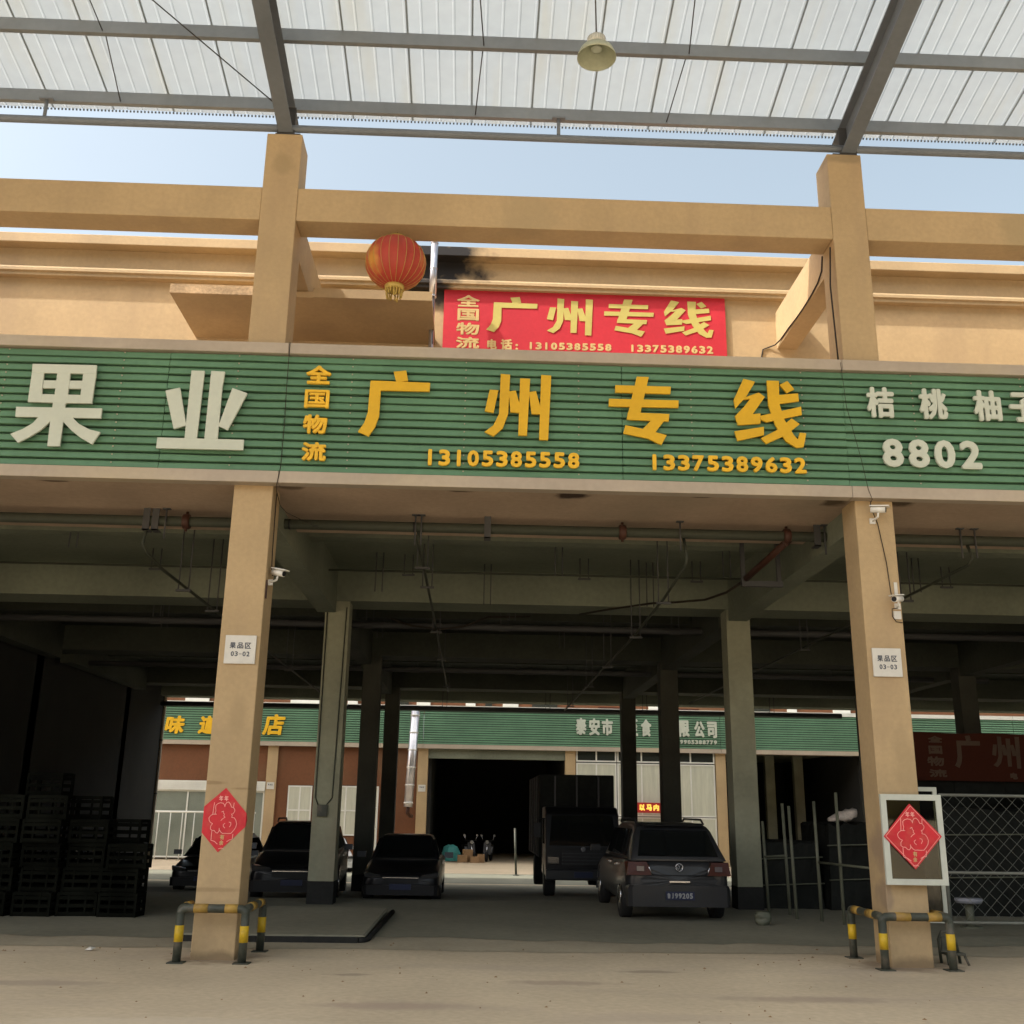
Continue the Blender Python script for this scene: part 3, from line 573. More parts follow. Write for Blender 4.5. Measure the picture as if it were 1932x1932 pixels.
run_pipe('thin pipe running back under the ceiling, just right of the left column', [(-0.80, 1.3, 5.2), (-0.80, 1.25, 5.08), (-0.80, 1.4, 5.05), (-0.79, 2.2, 5.06), (-0.79, 6.2, 5.10), (-0.79, 20, 5.10)], 0.022, [(-0.80, 2.6, 5.06), (-0.79, 4.1, 5.09), (-0.79, 8.5, 5.10), (-0.79, 12.5, 5.10), (-0.79, 18, 5.10)])
run_pipe('thin pipe running back under the ceiling toward the parked truck', [(2.80, 1.3, 5.2), (2.80, 1.12, 4.90), (2.80, 1.2, 4.81), (2.80, 2.9, 4.68), (2.80, 5.9, 4.60), (2.80, 20, 4.60)], 0.022, [(2.80, 2.9, 4.68), (2.80, 5.6, 4.60), (2.80, 9.5, 4.60), (2.80, 13, 4.60), (2.80, 18, 4.60)])
run_pipe('thin pipe running back under the ceiling, right of the right column', [(6.72, 1.3, 5.2), (6.72, 1.2, 5.0), (6.72, 1.35, 4.93), (6.70, 3.6, 4.90), (6.70, 20, 4.90)], 0.022, [(6.70, 3.4, 4.90), (6.70, 8.5, 4.90), (6.70, 15, 4.90)])
run_pipe('long cross pipe low under the far edge of the hall', [(-10.8, 24.4, 5.0), (13, 24.4, 5.0)], 0.085, [(-8.9, 24.3, 5.0), (-4.6, 24.3, 5.0), (-1.0, 24.3, 5.0), (2.6, 24.3, 5.0), (6.0, 24.3, 5.0), (10.5, 24.3, 5.0)], 'dark_steel')
run_pipe('thin cross pipe in front of the second ceiling beam', [(-10.2, 5.6, 5.62), (14, 5.6, 5.62)], 0.02, [(-5.6, 5.6, 5.62), (-1.2, 5.6, 5.62), (1.9, 5.6, 5.62), (3.9, 5.6, 5.62), (8.4, 5.6, 5.62)])
run_pipe('cross pipe under the second ceiling beam', [(-10.2, 9.2, 5.28), (14, 9.2, 5.28)], 0.07, [(-6.6, 9.2, 5.28), (-2.2, 9.2, 5.28), (0.6, 9.2, 5.28), (4.2, 9.2, 5.28), (8.6, 9.2, 5.28)], 'dark_steel')
run_pipe('cross pipe under the third ceiling beam', [(-10.2, 15.6, 5.2), (14, 15.6, 5.2)], 0.07, [(-6.0, 15.6, 5.2), (-1.6, 15.6, 5.2), (1.2, 15.6, 5.2), (5.2, 15.6, 5.2), (9.6, 15.6, 5.2)], 'dark_steel')
du = thing('cable_duct', 'dark cable duct dropping from the sprinkler main onto a hanging bracket near the right column', 'duct', (4.2, 1.5, 5.2))
obj('sleeve', MB().tube([(4.30, 1.45, 5.26), (4.17, 2.2, 5.13), (4.02, 2.75, 4.99)], 0.05, 10), 'pipe_red', du)
obj('bracket', MB().box(3.96, 4.02, 2.77, 2.83, 4.90, 5.93).box(4.50, 4.56, 2.77, 2.83, 4.90, 5.93).box(3.96, 4.58, 2.76, 2.84, 4.88, 4.96), 'dark_steel', du)
tag(obj('hanging_cable', MB().tube([(4.02, 2.8, 4.98), (3.9, 3.5, 4.93), (3.72, 4.2, 4.95), (3.4, 4.9, 5.04), (3.07, 5.5, 5.13), (2.47, 6.6, 5.22), (2.0, 7.4, 5.26)], 0.020, 6), 'cable'), 'black cable sagging left from the bracket toward the second beam', 'cable', 'loose cables')
tag(obj('hanging_cable', MB().tube([(-1.75, 9, 5.38), (-1.3, 9, 5.24), (-0.73, 9, 5.185), (-0.25, 9, 5.25), (0.25, 9, 5.46), (1.13, 9, 5.49)], 0.022, 6), 'cable'), 'black cable drooping between ceiling beams above the sedan', 'cable', 'loose cables')
tag(obj('power_cable', MB().tube([(4.64, -0.012, 8.95), (4.602, -0.012, 8.37), (4.615, -0.012, 7.83), (4.63, -0.012, 7.25)], 0.011, 6), 'cable'), 'dark cable running straight down the front edge of the right upper column', 'cable', 'loose cables')
tag(obj('power_cable', MB().tube([(4.69, 0.44, 9.08), (4.688, 0.5, 8.88), (4.69, 0.7, 8.80), (4.692, 1.0, 8.77), (4.69, 1.35, 8.755), (4.692, 1.7, 8.765), (4.69, 2.1, 8.79), (4.69, 2.5, 8.80), (4.66, 2.70, 8.80), (4.56, 2.735, 8.77), (4.47, 2.735, 8.73), (4.44, 2.735, 8.60), (4.44, 2.735, 8.3)], 0.011, 6), 'cable'), 'dark cable following the lower edge of the right strut beam to the wall', 'cable', 'loose cables')
tag(obj('power_cable', MB().tube([(-2.43, -0.162, 7.25), (-2.428, -0.162, 6.6), (-2.425, -0.118, 6.2), (-2.42, -0.16, 5.6), (-2.45, -0.165, 5.37), (-2.50, 0.1, 5.36), (-2.46, 0.2, 5.20), (-2.38, 0.22, 5.12), (-2.22, 0.3, 5.06), (-2.12, 1.2, 5.19)], 0.0045, 5), 'cable'), 'thin cable hanging over the signboard seam and under the soffit at the left column', 'cable', 'loose cables')
tag(obj('power_cable', MB().tube([(4.60, -0.162, 7.2), (4.63, -0.162, 6.6), (4.78, -0.125, 5.9), (4.82, -0.165, 5.5), (4.86, -0.165, 5.37), (4.87, -0.05, 5.33)], 0.0035, 5), 'cable'), 'thin cable hanging over the signboard seam down to the upper camera', 'cable', 'loose cables')

# ------------------------------------------------------------------ column fittings
def number_plate(label, x0, x1, z0, z1, y, num, small=False):
    t = thing('number_plate', label, 'plate', ((x0 + x1) / 2, y, z0), 'pale bay number plates on the columns')
    obj('panel', MB().box(x0, x1, y - 0.025, y - 0.002, z0, z1), 'plate', t, bevel=0.003)
    w = x1 - x0; h = z1 - z0
    text(t, '果品区', x0 + 0.13 * w, x0 + 0.87 * w, z0 + 0.53 * h, z0 + 0.745 * h, y - 0.028, 0.002, 'ink', 0.002)
    text(t, num, x0 + 0.20 * w, x0 + 0.83 * w, z0 + 0.26 * h, z0 + 0.43 * h, y - 0.028, 0.002, 'ink', 0.002)
    return t
number_plate('pale square plate reading 03-02 on the left column', -2.927, -2.567, 3.205, 3.538, 0.0, '03-02')
number_plate('pale square plate reading 03-03 on the right column', 4.757, 5.105, 3.205, 3.545, 0.0, '03-03')

def cctv(label, p, d, base, wire):
    """bullet camera: body along d, hood over it, bracket back to base"""
    t = thing('security_camera', label, 'camera', base, 'white bullet security cameras')
    P = Vector(p); D = Vector(d).normalized(); S = D.cross(Vector((0, 0, 1))).normalized(); U = S.cross(D)
    obj('body', MB().tube([P - D * 0.09, P + D * 0.085], 0.038, 14), 'plastic_white', t)
    q = lambda a, b, c: P + D * a + S * b + U * c
    obj('hood', MB().hexa([q(-.10, -.045, .038), q(.12, -.045, .038), q(.12, .045, .038), q(-.10, .045, .038), q(-.10, -.04, .052), q(.13, -.04, .052), q(.13, .04, .052), q(-.10, .04, .052)]), 'plastic_white', t)
    obj('lens', MB().tube([P + D * 0.085, P + D * 0.091], 0.032, 14), 'black', t)
    B = Vector(base); K = P - U * 0.038
    obj('bracket', MB().tube([K, K - U * 0.05, B], 0.013, 8), 'plastic_white', t)
    obj('mount', MB().box(B.x - 0.035, B.x + 0.035, B.y - 0.012, B.y + 0.012, B.z - 0.035, B.z + 0.035), 'plastic_white', t)
    obj('wire', MB().tube(wire, 0.006, 5), 'cable', t)
    return t
cctv('white security camera high on the right column under the signboard', (4.93, -0.15, 5.24), (0.9, -0.5, -0.12), (4.90, -0.012, 5.13), [(4.86, -0.1, 5.36), (4.85, -0.12, 5.28), (4.96, -0.02, 5.10), (5.03, -0.015, 4.6), (5.05, -0.015, 4.25), (5.06, -0.03, 4.12)])
c2 = cctv('white security camera midway up the right column edge beside a junction box', (5.08, -0.13, 4.13), (-0.75, -0.62, -0.16), (5.12, -0.012, 4.06), [(5.12, -0.02, 4.04), (5.03, -0.06, 4.02), (5.03, -0.05, 3.93), (5.08, -0.03, 3.87), (5.16, -0.02, 3.86)])
obj('junction_box', MB().box(5.06, 5.15, -0.03, -0.003, 3.90, 4.0), 'plate', c2, bevel=0.004)
obj('conduit', MB().box(5.10, 5.14, -0.010, -0.003, 4.2, 4.36), 'plate', c2)
cctv('white security camera on the inner side of the left column', (-2.40, 0.12, 4.33), (0.85, -0.45, -0.22), (-2.505, 0.17, 4.22), [(-2.51, 0.17, 5.35), (-2.505, 0.18, 4.6), (-2.50, 0.2, 4.35), (-2.47, 0.14, 4.3)])
tag(obj('rusty_strap', MB().box(-2.517, -2.508, 0.02, 0.07, 4.0, 4.22), 'pipe_red'), 'rust coloured strap below the camera on the left column side', 'strap')

for x, y, l, w_ in ((-6.2, 3.4, 0.55, 'left of the left column, nearer'), (1.35, 4.4, 0.6, 'right of the middle of the bay'), (-1.7, 5.5, 0.7, 'behind the left column camera'), (4.1, 4.2, 0.6, 'beside the bracketed duct'), (7.6, 5.0, 0.6, 'right of the right column'), (0.2, 6.2, 0.75, 'over the gap between sedan and truck, nearer'), (3.1, 5.8, 0.8, 'above the SUV'), (0.75, 8.6, 0.6, 'over the gap between sedan and truck, farther'), (-2.1, 10.5, 0.7, 'above the sedan'), (2.0, 11.5, 0.7, 'above the truck'), (3.6, 9.6, 0.65, 'just left of the right inner column'), (8.9, 9.9, 0.7, 'over the fenced goods'), (-6.6, 9.8, 0.7, 'over the hatchback'), (-1.0, 16.5, 0.6, 'far back over the open bay'), (1.6, 17.5, 0.6, 'far back behind the truck'), (5.6, 16.8, 0.6, 'far back over the glazed shop front'), (-8.4, 3.8, 0.6, 'far left over the crates')):
    t = thing('ceiling_hanger', 'pair of bare drop rods under the ceiling ' + w_, 'hanger', (x, y, 5.93 - l), 'bare drop rods under the hall ceiling')
    for d in (-0.06, 0.06): obj('rod', MB().tube([(x + d, y, 5.93), (x + d, y, 5.93 - l)], 0.011, 6), 'dark_steel', t)
# good fortune posters ------------------------------------------------
CLOUD = [(830, 825), (790, 810), (800, 740), (785, 690), (780, 620), (820, 580), (880, 560), (950, 570), (985, 610), (1000, 650), (1005, 600), (1030, 550), (1080, 540), (1130, 590), (1160, 655), (1215, 665), (1255, 720), (1255, 760), (1225, 810), (1190, 815), (1215, 855), (1205, 890), (1270, 900), (1320, 960), (1350, 1040), (1340, 1120), (1300, 1190), (1250, 1255), (1180, 1260), (1100, 1255), (1050, 1260), (1000, 1230), (960, 1180), (945, 1140), (955, 1210), (920, 1255), (880, 1240), (835, 1195), (780, 1195), (735, 1160), (735, 1090), (770, 1040), (715, 1015), (675, 970), (660, 910), (690, 860), (740, 825), (830, 825)]
LINES = [CLOUD, [(945, 770), (985, 750), (995, 800), (1020, 820), (1010, 860), (1045, 890), (1000, 920), (960, 965)], [(1065, 1030), (1030, 1060), (1040, 1100), (1080, 1135)], [(1160, 1000), (1205, 1010), (1215, 1060), (1190, 1110)],
         [(735, 560), (738, 820)], [(1212, 560), (1212, 655)], [(780, 1215), (795, 1420)], [(1300, 1270), (1300, 1400)], [(1010, 1605), (1070, 1590), (1130, 1610)], [(800, 1420), (880, 1440), (960, 1500)], [(1180, 1440), (1240, 1400), (1300, 1400)]]
def ribbon(mb, pts, w, y0, th):
    """a thin printed line as a strip with a little thickness"""
    for (ax, az), (bx, bz) in zip(pts[:-1], pts[1:]):
        dx, dz = bx - ax, bz - az; l = math.hypot(dx, dz) or 1; nx, nz = -dz / l * w / 2, dx / l * w / 2; ex, ez = dx / l * w / 3, dz / l * w / 3
        mb.prism_xz([(ax - ex + nx, az - ez + nz), (bx + ex + nx, bz + ez + nz), (bx + ex - nx, bz + ez - nz), (ax - ex - nx, az - ez - nz)], y0, y0 + th)
def poster(label, cx, cz, hw, hh, y, paper, flap=None, tilt=0.0):
    t = thing('fortune_poster', label, 'poster', (cx, y, cz - hh), 'red diamond fortune posters')
    p = obj('paper', MB().prism_xz(paper, y - 0.004, y - 0.001), 'red_paper', t)
    if flap: obj('folded_corner', MB().prism_yz(flap, -2.522, -2.5185), 'red_paper', t)
    k = hw / 652.0; kz = hh / 737.0
    def W(a): u = (a[0] - 1004 + (a[1] - 950) * -0.075) * k; v = (951 - a[1]) * kz; return (cx + u * math.cos(tilt) - v * math.sin(tilt), cz + v * math.cos(tilt) + u * math.sin(tilt))
    for i, l in enumerate(LINES):
        mb = MB(); ribbon(mb, [W(a) for a in l], 0.0065, y - 0.0055 - 0.0002 * (i % 3), 0.001); obj('printed_line', mb, 'pink_line', t)
    tx, tz = W((945, 460)); text(t, '年年', tx - 0.058, tx + 0.058, tz - 0.03, tz + 0.03, y - 0.006, 0.001, 'pink_line', 0.002)
    for s, a in (('有', 1345), ('余', 1470)):
        bx, bz = W((1050, a)); obj('letter', letter(MB(), s, bx - 0.024, bx + 0.024, bz - 0.027, bz + 0.027, y - 0.006, 0.001, 0.002), 'banner_tan', t)
    d = 0.93; e = MB()
    q = [(cx, cz + hh * d), (cx + hw * d, cz), (cx, cz - hh * d), (cx - hw * d, cz), (cx, cz + hh * d)]
    if flap is None: ribbon(e, q, 0.005, y - 0.0052, 0.0008); obj('printed_border', e, 'pink_line', t)
    return t
poster('red diamond fortune poster folded round the left column', -2.775, 1.458, 0.30, 0.347, -0.001,
       [(-2.998, 1.319), (-2.80, 1.111), (-2.521, 1.385), (-2.521, 1.536), (-2.77, 1.805), (-2.998, 1.597)], [(0.0, 1.385), (0.0, 1.536), (0.075, 1.462)])
poster('red diamond fortune poster stuck on the white framed glass at the right column', 5.002, 1.395, 0.334, 0.356, -0.142,
       [(5.003, 1.039), (5.336, 1.398), (4.992, 1.752), (4.668, 1.391)])

# white framed glass ----------------------------------------------------
def framed(label, x0, x1, z0, z1, y, w, ybot=None):
    t = thing('framed_pane', label, 'window frame', ((x0 + x1) / 2, y, z0), 'white framed panes leaning on the right column')
    d = 0.045
    obj('top_rail', MB().box(x0, x1, y, y + d, z1 - w, z1), 'alu', t, bevel=0.003)
    obj('bottom_rail', MB().box(x0, x1, y + 0.001, y + d - 0.001, z0, z0 + w), 'alu', t, bevel=0.003)
    obj('stile', MB().box(x0 + 0.001, x0 + w, y + 0.002, y + d - 0.002, z0 + w - 0.002, z1 - w + 0.002), 'alu', t)
    obj('stile', MB().box(x1 - w, x1 - 0.001, y + 0.002, y + d - 0.002, z0 + w - 0.002, z1 - w + 0.002), 'alu', t)
    obj('glass', MB().box(x0 + w - 0.01, x1 - w + 0.01, y + 0.018, y + 0.024, z0 + w - 0.01, z1 - w + 0.01), 'pane', t)
    return t
framed('white framed glass pane with a red poster on the right column', 4.668, 5.372, 0.872, 1.853, -0.138, 0.065)
framed('second white framed pane set back behind the first, poking out at the upper right', 4.95, 5.61, 0.42, 1.955, 0.50, 0.05)

# guard rails ------------------------------------------------------------
def guard_rail(label, x0, x1, yf, yb, miss=()):
    t = thing('guard_rail', label, 'guard rail', ((x0 + x1) / 2, yf, 0), 'striped guard rails round the columns')
    h = 0.545; r = 0.045
    for (x, y) in ((x0, yf), (x1, yf), (x0, yb), (x1, yb)):
        p = obj('post', MB().tube([(x, y, -0.01), (x, y, h - 0.045)], r, 14), 'rail_dark', t)
        obj('yellow_band', MB().tube([(x, y, 0.21), (x, y, 0.375)], r + 0.0025, 14), 'rail_yellow', p)
        obj('foot_plate', MB().box(x - 0.085, x + 0.085, y - 0.085, y + 0.085, -0.01, 0.012), 'rail_dark', p, bevel=0.003)
    def arc(a, b, c, n=5):
        return [tuple((1 - s) ** 2 * a[i] + 2 * s * (1 - s) * b[i] + s * s * c[i] for i in range(3)) for s in [k / n for k in range(n + 1)]]
    for (xa, ya, xb, yb2) in ((x0, yf, x1, yf), (x0, yf, x0, yb), (x1, yf, x1, yb)):
        dx = 1 if xb > xa else 0; dy = 1 if yb2 > ya else 0; e = 0.08
        pts = arc((xa, ya, h - 0.06), (xa, ya, h), (xa + e * dx, ya + e * dy, h)) + arc((xb - e * dx, yb2 - e * dy, h), (xb, yb2, h), (xb, yb2, h - 0.06))
        rl = obj('rail', MB().tube(pts, r - (0 if dx else 0.001), 12), 'rail_dark', t)
        L = (xb - xa) * dx + (yb2 - ya) * dy
        for f0, f1 in ((0.20, 0.42), (0.68, 0.88)):
            obj('yellow_band', MB().tube([(xa + L * f0 * dx, ya + L * f0 * dy, h), (xa + L * f1 * dx, ya + L * f1 * dy, h)], r + 0.0025, 12), 'rail_ochre', rl)
    return t
guard_rail('black and yellow guard rail round the foot of the left column', -3.085, -2.395, -0.22, 0.76)
guard_rail('black and yellow guard rail round the foot of the right column', 4.555, 5.305, -0.19, 0.78)

gb = MB(); rnd = random.Random(21)
for i in range(150):                                    # crumbs of grit and leaf on the concrete
    x, y, q = rnd.uniform(-6, 6.5), rnd.uniform(-4.3, 1.6) ** 1, rnd.uniform(0.006, 0.022); a = rnd.uniform(0, 3.1)
    c_, s_ = math.cos(a) * q, math.sin(a) * q
    gb.add([(x + c_, y + s_, 0.012), (x - s_ * 0.6, y + c_ * 0.6, 0.012), (x - c_, y - s_, 0.012), (x + s_ * 0.6, y - c_ * 0.6, 0.012), (x, y, 0.012 + q * 0.6)], [(0, 1, 4), (1, 2, 4), (2, 3, 4), (3, 0, 4)])
o = obj('ground_grit', gb, 'cardboard', None, kind='stuff'); o['label'] = 'crumbs of grit and dry leaf scattered on the concrete'; o['category'] = 'grit'
# ------------------------------------------------------------------ chain link fence and things behind
fe = thing('chain_link_fence', 'chain link fence panel in a pale tube frame right of the right column', 'fence', (8.4, 3.0, 0))
for x in (6.74, 9.1, 11.4): obj('post', MB().tube([(x, 3.0, -0.01), (x, 3.0, 1.93)], 0.024, 10), 'wire', fe)
for z in (1.92, 0.86, 0.20): obj('rail', MB().tube([(6.74, 3.0, z), (11.4, 3.0, z)], 0.022, 10), 'wire', fe)
wm = MB(); s = 0.19
def clip(x, z, sx, x0, x1, z0, z1):
    # the diagonal through (x, z0) with slope sx, cut to the panel
    a, b = (x, z0), (x + sx * (z1 - z0), z1)
    if sx > 0:
        if a[0] < x0: a = (x0, z0 + (x0 - x) / sx)
        if b[0] > x1: b = (x1, z0 + (x1 - x) / sx)
    else:
        if a[0] > x1: a = (x1, z0 + (x1 - x) / sx)
        if b[0] < x0: b = (x0, z0 + (x0 - x) / sx)
    return (a, b) if a[1] < z1 and b[1] > z0 and a[0] <= x1 + 1e-6 and b[0] >= x0 - 1e-6 else None
k = -12
while k < 40:
    for sx in (1.0, -1.0):
        c = clip(6.76 + k * s, 0, sx, 6.76, 11.38, 0.21, 1.91)
        if c: wm.tube([(c[0][0], 3.0 + 0.004 * sx, c[0][1]), (c[1][0], 3.0 + 0.004 * sx, c[1][1])], 0.0028, 4, caps=False)
    k += 1
obj('wire_mesh', wm, 'wire', fe, kind='stuff')

st = thing('round_stool', 'pale blue round stool behind the chain link fence', 'stool', (7.62, 4.3, 0))
obj('seat', MB().lathe([(0.02, 0.43), (0.20, 0.43), (0.205, 0.40), (0.18, 0.36), (0.02, 0.36)], (7.62, 4.3, 0), 20), 'seat_blue', st)
obj('pedestal', MB().lathe([(0.07, 0.36), (0.06, 0.2), (0.07, 0.02)], (7.62, 4.3, 0), 14), 'scaffold', st)
obj('foot', MB().lathe([(0.17, 0.03), (0.17, 0.0), (0.02, 0.0)], (7.62, 4.3, 0), 16), 'scaffold', st)
bk = thing('folding_seat', 'dark folded chair standing behind the right guard rail post', 'chair', (5.55, 0.35, 0))
obj('back', MB().tube([(5.44, 0.42, 0.0), (5.42, 0.40, 0.26), (5.46, 0.40, 0.34), (5.58, 0.40, 0.34), (5.62, 0.40, 0.26), (5.66, 0.42, 0.0)], 0.018, 8).box(5.45, 5.61, 0.39, 0.41, 0.13, 0.29), 'rail_dark', bk)
obj('seat', MB().box(5.44, 5.66, 0.25, 0.40, 0.10, 0.125), 'rail_dark', bk, bevel=0.006)
obj('front_leg', MB().tube([(5.45, 0.27, 0.10), (5.44, 0.22, 0.0)], 0.015, 6), 'rail_dark', bk)
obj('front_leg', MB().tube([(5.65, 0.27, 0.10), (5.67, 0.22, 0.0)], 0.015, 6), 'rail_dark', bk)

sr_ = thing('steel_rack', 'loose rack of upright weathered steel tubes left of the right column', 'rack', (5.5, 4.8, 0))
for (bx, by, tx, tz) in ((5.56, 4.98, 5.55, 1.83), (5.76, 4.54, 5.77, 1.96), (5.27, 5.33, 5.24, 1.75), (5.36, 6.0, 5.33, 1.8), (5.06, 6.2, 5.03, 1.5)):
    obj('tube', MB().tube([(bx, by, 0), (tx, by + 0.02, tz)], 0.026, 8), 'scaffold', sr_)
obj('cross_tube', MB().tube([(5.56, 4.96, 0.89), (5.85, 3.5, 0.88)], 0.018, 8), 'scaffold', sr_)
obj('cross_tube', MB().tube([(5.03, 6.18, 0.92), (5.36, 5.98, 0.95)], 0.018, 8), 'scaffold', sr_)

def tarp_stack(label, x0, x1, y0, y1, h, seed, material='tarp'):
    rnd = random.Random(seed); t = thing('covered_stack', label, 'covered goods', ((x0 + x1) / 2, (y0 + y1) / 2, 0), 'goods stacked under dark tarpaulin')
    n = 12; mb = MB(); vs = []
    for j in range(7):
        f = j / 6; z = h * f; inset = 0.10 * f
        for i in range(n * 4):
            s_, u = divmod(i, n); u /= n
            P = [(x0 + (x1 - x0) * u, y0), (x1, y0 + (y1 - y0) * u), (x1 - (x1 - x0) * u, y1), (x0, y1 - (y1 - y0) * u)][s_]
            cx, cy = (x0 + x1) / 2, (y0 + y1) / 2
            q = 1 - inset + rnd.uniform(-0.02, 0.02)
            vs.append((cx + (P[0] - cx) * q, cy + (P[1] - cy) * q, z + (rnd.uniform(-0.05, 0.05) if j == 6 else 0)))
    m = n * 4; fs = [(j * m + i, j * m + (i + 1) % m, (j + 1) * m + (i + 1) % m, (j + 1) * m + i) for j in range(6) for i in range(m)]
    vs.append(((x0 + x1) / 2, (y0 + y1) / 2, h + 0.05)); fs += [(6 * m + i, 6 * m + (i + 1) % m, len(vs) - 1) for i in range(m)]
    obj('cover', mb.add(vs, fs, False), material, t)
    for z in (0.35, 0.75):
        if z < h: obj('rope', MB().tube([(x0 - 0.01, y0 - 0.01, h * z), (x1 + 0.01, y0 - 0.012, h * z + 0.05)], 0.012, 5), 'scaffold', t)
    return t
tarp_stack('low dark covered stack behind the steel tubes', 5.15, 6.35, 7.2, 8.6, 1.12, 1)
tarp_stack('dark covered stack with a white sack lying on top', 6.40, 7.75, 7.0, 8.8, 1.46, 2)
tarp_stack('big dark covered stack behind the stool and fence', 7.9, 10.2, 6.2, 9.0, 1.75, 3)
tarp_stack('big dark covered stack at the right end behind the fence', 10.4, 12.8, 6.4, 9.0, 1.95, 4)
pp = thing('blackout_screen', 'added dark screen hiding the bright far wall behind the fenced goods under the shaded red banner', 'screen', (11.3, 9.2, 0))  # added so the bright far wall reads black here
for i in range(5): obj('board', MB().box(8.75 + i * 1.06, 8.75 + i * 1.06 + 1.05, 9.16, 9.20, 0.0, 2.40 - 0.02 * (i % 2)), 'tarp', pp)  # parts of the added blackout screen
sk = MB(); rnd = random.Random(5); vs = []; fs = []
for j in range(9):
    f = j / 8; r = 0.17 * math.sin(math.pi * (0.08 + 0.84 * f)) ** 0.5
    for i in range(12):
        a = 2 * math.pi * i / 12; q = r * (1 + rnd.uniform(-0.25, 0.2))
        vs.append((6.53 + 0.52 * f, 7.25 + q * math.cos(a) * 0.9, 1.54 + 0.12 * f + q * math.sin(a) * (0.35 + 0.45 * f)))
fs = [(j * 12 + i, (j + 1) * 12 + i, (j + 1) * 12 + (i + 1) % 12, j * 12 + (i + 1) % 12) for j in range(8) for i in range(12)] + [tuple(range(12)), tuple(96 + i for i in range(11, -1, -1))]
tag(obj('white_sack', sk.add(vs, fs, True), 'sack'), 'crumpled white woven sack lying on a dark covered stack', 'sack')
sk = MB(); vs = []
for j in range(8):
    f = j / 7; r = 0.10 * (0.75 + 0.5 * math.sin(3.0 * f)) * (1.2 if j == 7 else 1)
    for i in range(12):
        a = 2 * math.pi * i / 12; q = r * (1 + rnd.uniform(-0.3, 0.25))
        vs.append((4.43 + q * math.cos(a) + 0.02 * f, 4.3 + q * math.sin(a), 0.20 * f + rnd.uniform(-0.01, 0.01)))
fs = [(j * 12 + i, j * 12 + (i + 1) % 12, (j + 1) * 12 + (i + 1) % 12, (j + 1) * 12 + i) for j in range(7) for i in range(12)] + [tuple(range(11, -1, -1)), tuple(84 + i for i in range(12))]
tag(obj('small_sack', sk.add(vs, fs, True), 'scaffold'), 'small drab sack standing on the floor right of the SUV', 'sack')
tag(obj('paper_scrap', MB().add([(-4.36, 0.66, 0.008), (-4.27, 0.63, 0.012), (-4.25, 0.72, 0.03), (-4.33, 0.74, 0.012), (-4.30, 0.67, 0.045)], [(0, 1, 4), (1, 2, 4), (2, 3, 4), (3, 0, 4)]), 'plate'), 'scrap of pale paper lying on the concrete at the left', 'litter')
sp = thing('floor_plate', 'dark steel plate ramp lying on the hall floor right of the left column', 'steel plate', (-1.9, 3.4, 0))
obj('deck', MB().add([], []).prism_xz([(-3.6, 0.075), (-3.6, 0.095), (-1.30, 0.095), (-1.27, 0.075)], 1.62, 5.4), 'floor', sp)
obj('edge', MB().box(-3.6, -1.36, 1.60, 1.66, 0.0, 0.075), 'plinth', sp)
obj('edge', MB().tube([(-1.36, 1.63, 0.036), (-1.29, 1.68, 0.036), (-1.25, 1.78, 0.036), (-1.20, 5.4, 0.036)], 0.036, 8), 'plinth', sp)

# ------------------------------------------------------------------ crates at the left
def crate_mb():
    mb = MB(); w, d, h = 0.58, 0.40, 0.34
    for x in (-w / 2, w / 2 - 0.04):
        for y in (-d / 2, d / 2 - 0.04): mb.box(x, x + 0.04, y, y + 0.04, 0, h)
    for z in (0.02, 0.13, 0.24, 0.30):
        mb.box(-w / 2 + 0.04, w / 2 - 0.04, -d / 2 + 0.004, -d / 2 + 0.02, z, z + 0.05); mb.box(-w / 2 + 0.04, w / 2 - 0.04, d / 2 - 0.02, d / 2 - 0.004, z, z + 0.05)
        mb.box(-w / 2 + 0.004, -w / 2 + 0.02, -d / 2 + 0.04, d / 2 - 0.04, z, z + 0.05); mb.box(w / 2 - 0.02, w / 2 - 0.004, -d / 2 + 0.04, d / 2 - 0.04, z, z + 0.05)
    for x in (-0.13, 0.11): mb.box(x, x + 0.03, -d / 2 + 0.001, -d / 2 + 0.012, 0.02, h)
    mb.box(-w / 2 + 0.02, w / 2 - 0.02, -d / 2 + 0.02, d / 2 - 0.02, 0.005, 0.018)
    return mb
first = None; ORD = ['first', 'second', 'third', 'fourth', 'fifth', 'sixth', 'seventh']
rnd = random.Random(9)
for i, (x, y, n) in enumerate([(-9.0, 4.6, 6), (-8.38, 4.7, 6), (-7.72, 4.4, 5), (-7.08, 4.5, 5), (-6.44, 4.5, 5), (-5.80, 4.6, 4), (-5.16, 4.5, 3), (-7.4, 5.1, 5), (-6.7, 5.1, 6), (-6.05, 5.15, 5), (-5.45, 5.2, 4)]):
    for k in range(n):
        if first is None: o = first = obj('plastic_crate', crate_mb(), 'crate')
        else: o = first.copy(); COL.objects.link(o)
        o.location = (x + rnd.uniform(-0.05, 0.05), y + rnd.uniform(-0.05, 0.05), k * 0.345); o.rotation_euler.z = rnd.uniform(-0.13, 0.13)
        tag(o, 'dark slatted plastic crate, %s from the floor in the %s %s stack from the left' % (ORD[k], ORD[i if i < 7 else i - 7], 'front' if i < 7 else 'rear'), 'crate', 'stacked dark crates')
dp = thing('drain_pipe', 'thin pale downpipe at the far left edge of the hall opening', 'pipe', (-10.86, 25.1, -0.85))
obj('pipe', MB().tube([(-10.86, 25.1, -0.85), (-10.86, 25.1, 5.3)], 0.05, 10), 'frame', dp)
for z in (0.2, 2.0, 3.8): obj('clip', MB().lathe([(0.062, -0.02), (0.062, 0.02)], (-10.86, 25.1, z), 10), 'dark_steel', dp)
jb = thing('switch_box', 'small dark electrical box with conduits on the grey column left of the sedan', 'switch box', (-2.60, 6.9, 1.6))
